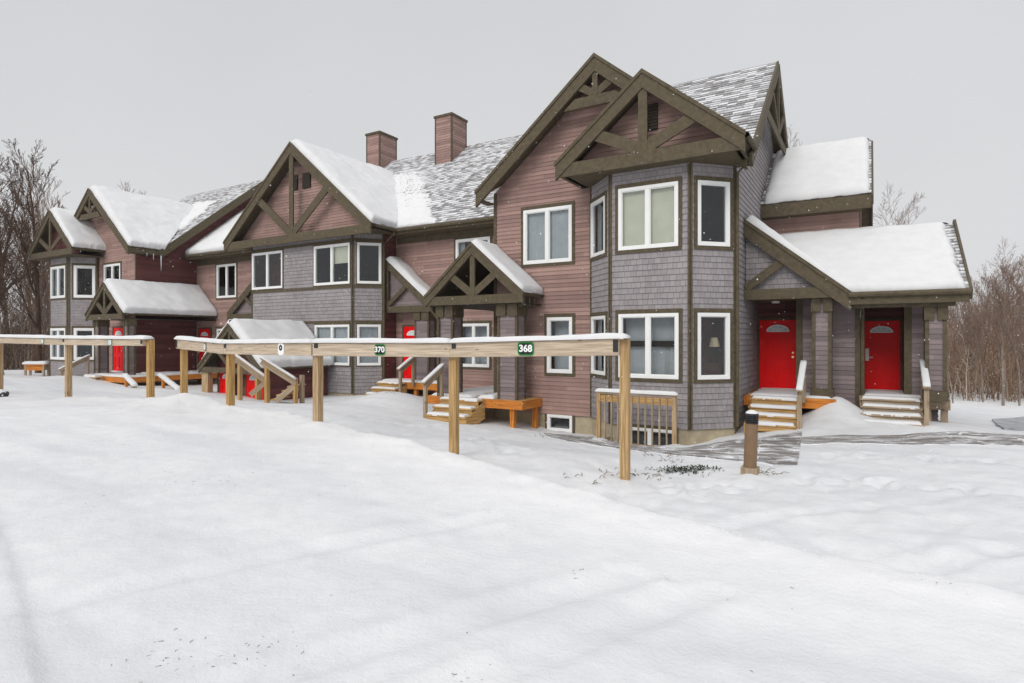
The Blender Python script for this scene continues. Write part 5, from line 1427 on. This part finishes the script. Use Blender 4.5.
def thicket(spots, n, hmin, hmax, seed, leaves):
    rn = random.Random(seed); mb = MB()
    for i in range(n):
        px, t = rn.uniform(*spots[0]), rn.uniform(*spots[1])**1.0
        x, y = plan(px, t); z = zb_(x, y); h = rn.uniform(hmin, hmax)*(1.25 if rn.random() < .12 else 1); r0 = rn.uniform(.010, .032)
        dx, dy = rn.gauss(0, .12), rn.gauss(0, .12); p = V((x, y, z-.2)); d = V((dx, dy, 1))
        pts = [p, p+d*h*.5+V((rn.gauss(0, .08), rn.gauss(0, .08), 0)), p+d*h+V((rn.gauss(0, .25), rn.gauss(0, .25), 0))]
        fx = (rn.random()*90, rn.random()*90); mb.tube(pts, [r0, r0*.7, r0*.15], 3, fix=fx)
        for k in range(rn.randint(0, leaves*2)):
            f = rn.uniform(.08, .92)**1.3; q = pts[0].lerp(pts[2], f)+V((rn.gauss(0, .22), rn.gauss(0, .22), rn.gauss(0, .2))); s_ = rn.uniform(.025, .07)
            a1 = V((rn.gauss(0, 1), rn.gauss(0, 1), rn.gauss(0, 1))).normalized(); b1 = a1.cross(V((rn.gauss(0, 1), rn.gauss(0, 1), 1))).normalized(); lf = (rn.random()*90, rn.random()*90)
            mb.quad([q-a1*s_, q+b1*s_*.6, q+a1*s_, q-b1*s_*.6], [lf]*4)
        for k in range(rn.randint(4, 7)):
            f = rn.uniform(.15, .95); q = pts[0].lerp(pts[1], f*2) if f < .5 else pts[1].lerp(pts[2], f*2-1)
            a = rn.uniform(0, 6.28); l = h*rn.uniform(.12, .3); e = q+V((math.cos(a)*l*.6, math.sin(a)*l*.6, l*.75))
            mb.tube([q, e], [r0*.5, r0*.15], 3, fix=fx)
            if rn.random() < .6:
                e2 = q.lerp(e, .5); mb.tube([e2, e2+V((math.cos(a+1)*l*.3, math.sin(a+1)*l*.3, l*.3))], [r0*.35, r0*.12], 3, fix=fx)
    return mb
ZG = {}
def zb_(x, y):
    k = (round(x), round(y))
    if k not in ZG: ZG[k] = float(base_z(np.array([float(k[0])]), np.array([float(k[1])]))[0])
    return ZG[k]
for k, (x, y, hh) in enumerate(((11,17.5,8),(13.5,20.5,9),(16,16.5,8.5),(19,20,10),(23,17.5,9),(27,23,11))):
    tree(('slim', 'tall', 'forked')[k % 3], (x, y, -2.5), hh/10, k*1.3, 'slender bare tree rising from the brown thicket beyond the entrance wing', RW)
for k, (x, y, hh) in enumerate(((-34,-22,13),(-25,-27,14),(-17,-24,13),(-9,-28,15),(-2,-25,13),(7,-29,14))):
    tree(('broad', 'forked', 'tall')[k % 3], (x, y, -1.7), hh/10, k*1.7, 'bare tree across the parking place, mirrored in the window panes', 'bare trees across the parking place')
stuff(thicket(((905,1240),(29,62)), 3600, 1.0, 5.0, 1, 16), 'brown_thicket', M['brush'], 'dense leafless brown thicket beyond the entrance wing', 'thicket')
stuff(thicket(((-110,84),(36,66)), 2200, 1.8, 6.0, 2, 5), 'grey_brown_thicket', M['brushdark'], 'leafless undergrowth behind the trees past the far townhouse', 'thicket')

# ================================================================== falling snow
mb = MB(); rn = random.Random(77)
for i in range(2300):
    t = rn.uniform(2.2, 24)**1.0; u = rn.uniform(-40, 1064); v = rn.uniform(60, 560)
    p = pt(u, v, t); r0 = rn.uniform(.003, .0075)*(.4+t/18)
    x, y, z = p; s = r0
    b = len(mb.v); mb.v += [(x+s, y, z), (x-s, y, z), (x, y+s, z), (x, y-s, z), (x, y, z+s), (x, y, z-s)]
    for f in ((0,2,4),(2,1,4),(1,3,4),(3,0,4),(2,0,5),(1,2,5),(3,1,5),(0,3,5)): mb.f.append(tuple(b+k for k in f)); mb.uv.append([(0,0)]*3); mb.m.append(0)
o = mb.build('falling_snow', M['letter'], smooth=True); tag(o, 'fine flakes of falling snow in the air', 'snow', kind='stuff')

# ================================================================== snowy air
hz = MB(); hz.box(-215, 215, -215, 215, -6.5, 13.5)
t = NT('snowy air'); t.t.nodes.remove(t.p); vp = t.n('ShaderNodeVolumePrincipled', Color=(.93, .94, .96, 1), Density=HZ); vp.inputs['Anisotropy'].default_value = 0
t.t.links.new(vp.outputs[0], t.out.inputs['Volume'])
if HZ: tag(hz.build('haze', t.mat), 'pale snowy air thickening with distance', 'haze', kind='stuff')
# ================================================================== sky, light, camera
wd = D.worlds.new('World'); SC.world = wd; wd.use_nodes = True; nt = wd.node_tree
bg = nt.nodes['Background']; bg.inputs['Strength'].default_value = .1
EL, AZ = math.radians(36), math.radians(178)       # a veiled sun behind the camera
sky = nt.nodes.new('ShaderNodeTexSky'); sky.sky_type = 'NISHITA'; sky.sun_disc = False; sky.sun_elevation = EL; sky.sun_rotation = AZ; sky.dust_density = 6; sky.air_density = 2
tc = nt.nodes.new('ShaderNodeTexCoord'); sp = nt.nodes.new('ShaderNodeSeparateXYZ'); nt.links.new(tc.outputs['Generated'], sp.inputs[0])
cr = nt.nodes.new('ShaderNodeValToRGB'); nt.links.new(sp.outputs[2], cr.inputs[0])
K = CLOUD
stops = [(0, .69), (.25, .64), (.5, .605), (.75, .95), (1, 1.2)]
while len(cr.color_ramp.elements) < len(stops): cr.color_ramp.elements.new(.5)
for e, (p, c) in zip(cr.color_ramp.elements, stops): e.position = p; e.color = (c*.985, c*.995, c*1.02, 1)
nz = nt.nodes.new('ShaderNodeTexNoise'); nz.inputs['Scale'].default_value = 1.6; nz.inputs['Detail'].default_value = 4; nt.links.new(tc.outputs['Generated'], nz.inputs['Vector'])
mr = nt.nodes.new('ShaderNodeMapRange'); nt.links.new(nz.outputs[0], mr.inputs[0]); mr.inputs['To Min'].default_value = K*.90; mr.inputs['To Max'].default_value = K*1.10
vm = nt.nodes.new('ShaderNodeVectorMath'); vm.operation = 'SCALE'; nt.links.new(cr.outputs[0], vm.inputs[0]); nt.links.new(mr.outputs[0], vm.inputs['Scale'])
mx = nt.nodes.new('ShaderNodeMix'); mx.data_type = 'RGBA'; mx.inputs[0].default_value = .96
nt.links.new(sky.outputs[0], mx.inputs[6]); nt.links.new(vm.outputs[0], mx.inputs[7]); nt.links.new(mx.outputs[2], bg.inputs['Color'])
sl = D.lights.new('overcast_sun', 'SUN'); sl.energy = SUN; sl.angle = math.radians(30); sl.color = (1, .97, .93)
so = D.objects.new('overcast_sun', sl); COL.objects.link(so)
sdir = V((math.sin(AZ)*math.cos(EL), math.cos(AZ)*math.cos(EL), math.sin(EL)))
so.rotation_euler = sdir.to_track_quat('Z', 'Y').to_euler(); so.location = (0, -5, 30)
cam = D.cameras.new('camera'); co = D.objects.new('camera', cam); COL.objects.link(co); SC.camera = co
co.location = (0, 0, H); co.rotation_euler = (math.radians(90), 0, math.radians(31.1))
cam.sensor_width = 36; cam.lens = F/1024*36; cam.shift_y = -3.5/1024; cam.clip_start = .05; cam.clip_end = 3000
SC.view_settings.view_transform = 'Standard'; SC.view_settings.look = 'None'; SC.view_settings.exposure = EXPO; SC.view_settings.gamma = 1
SC.cycles.max_bounces = 6; SC.cycles.transparent_max_bounces = 12
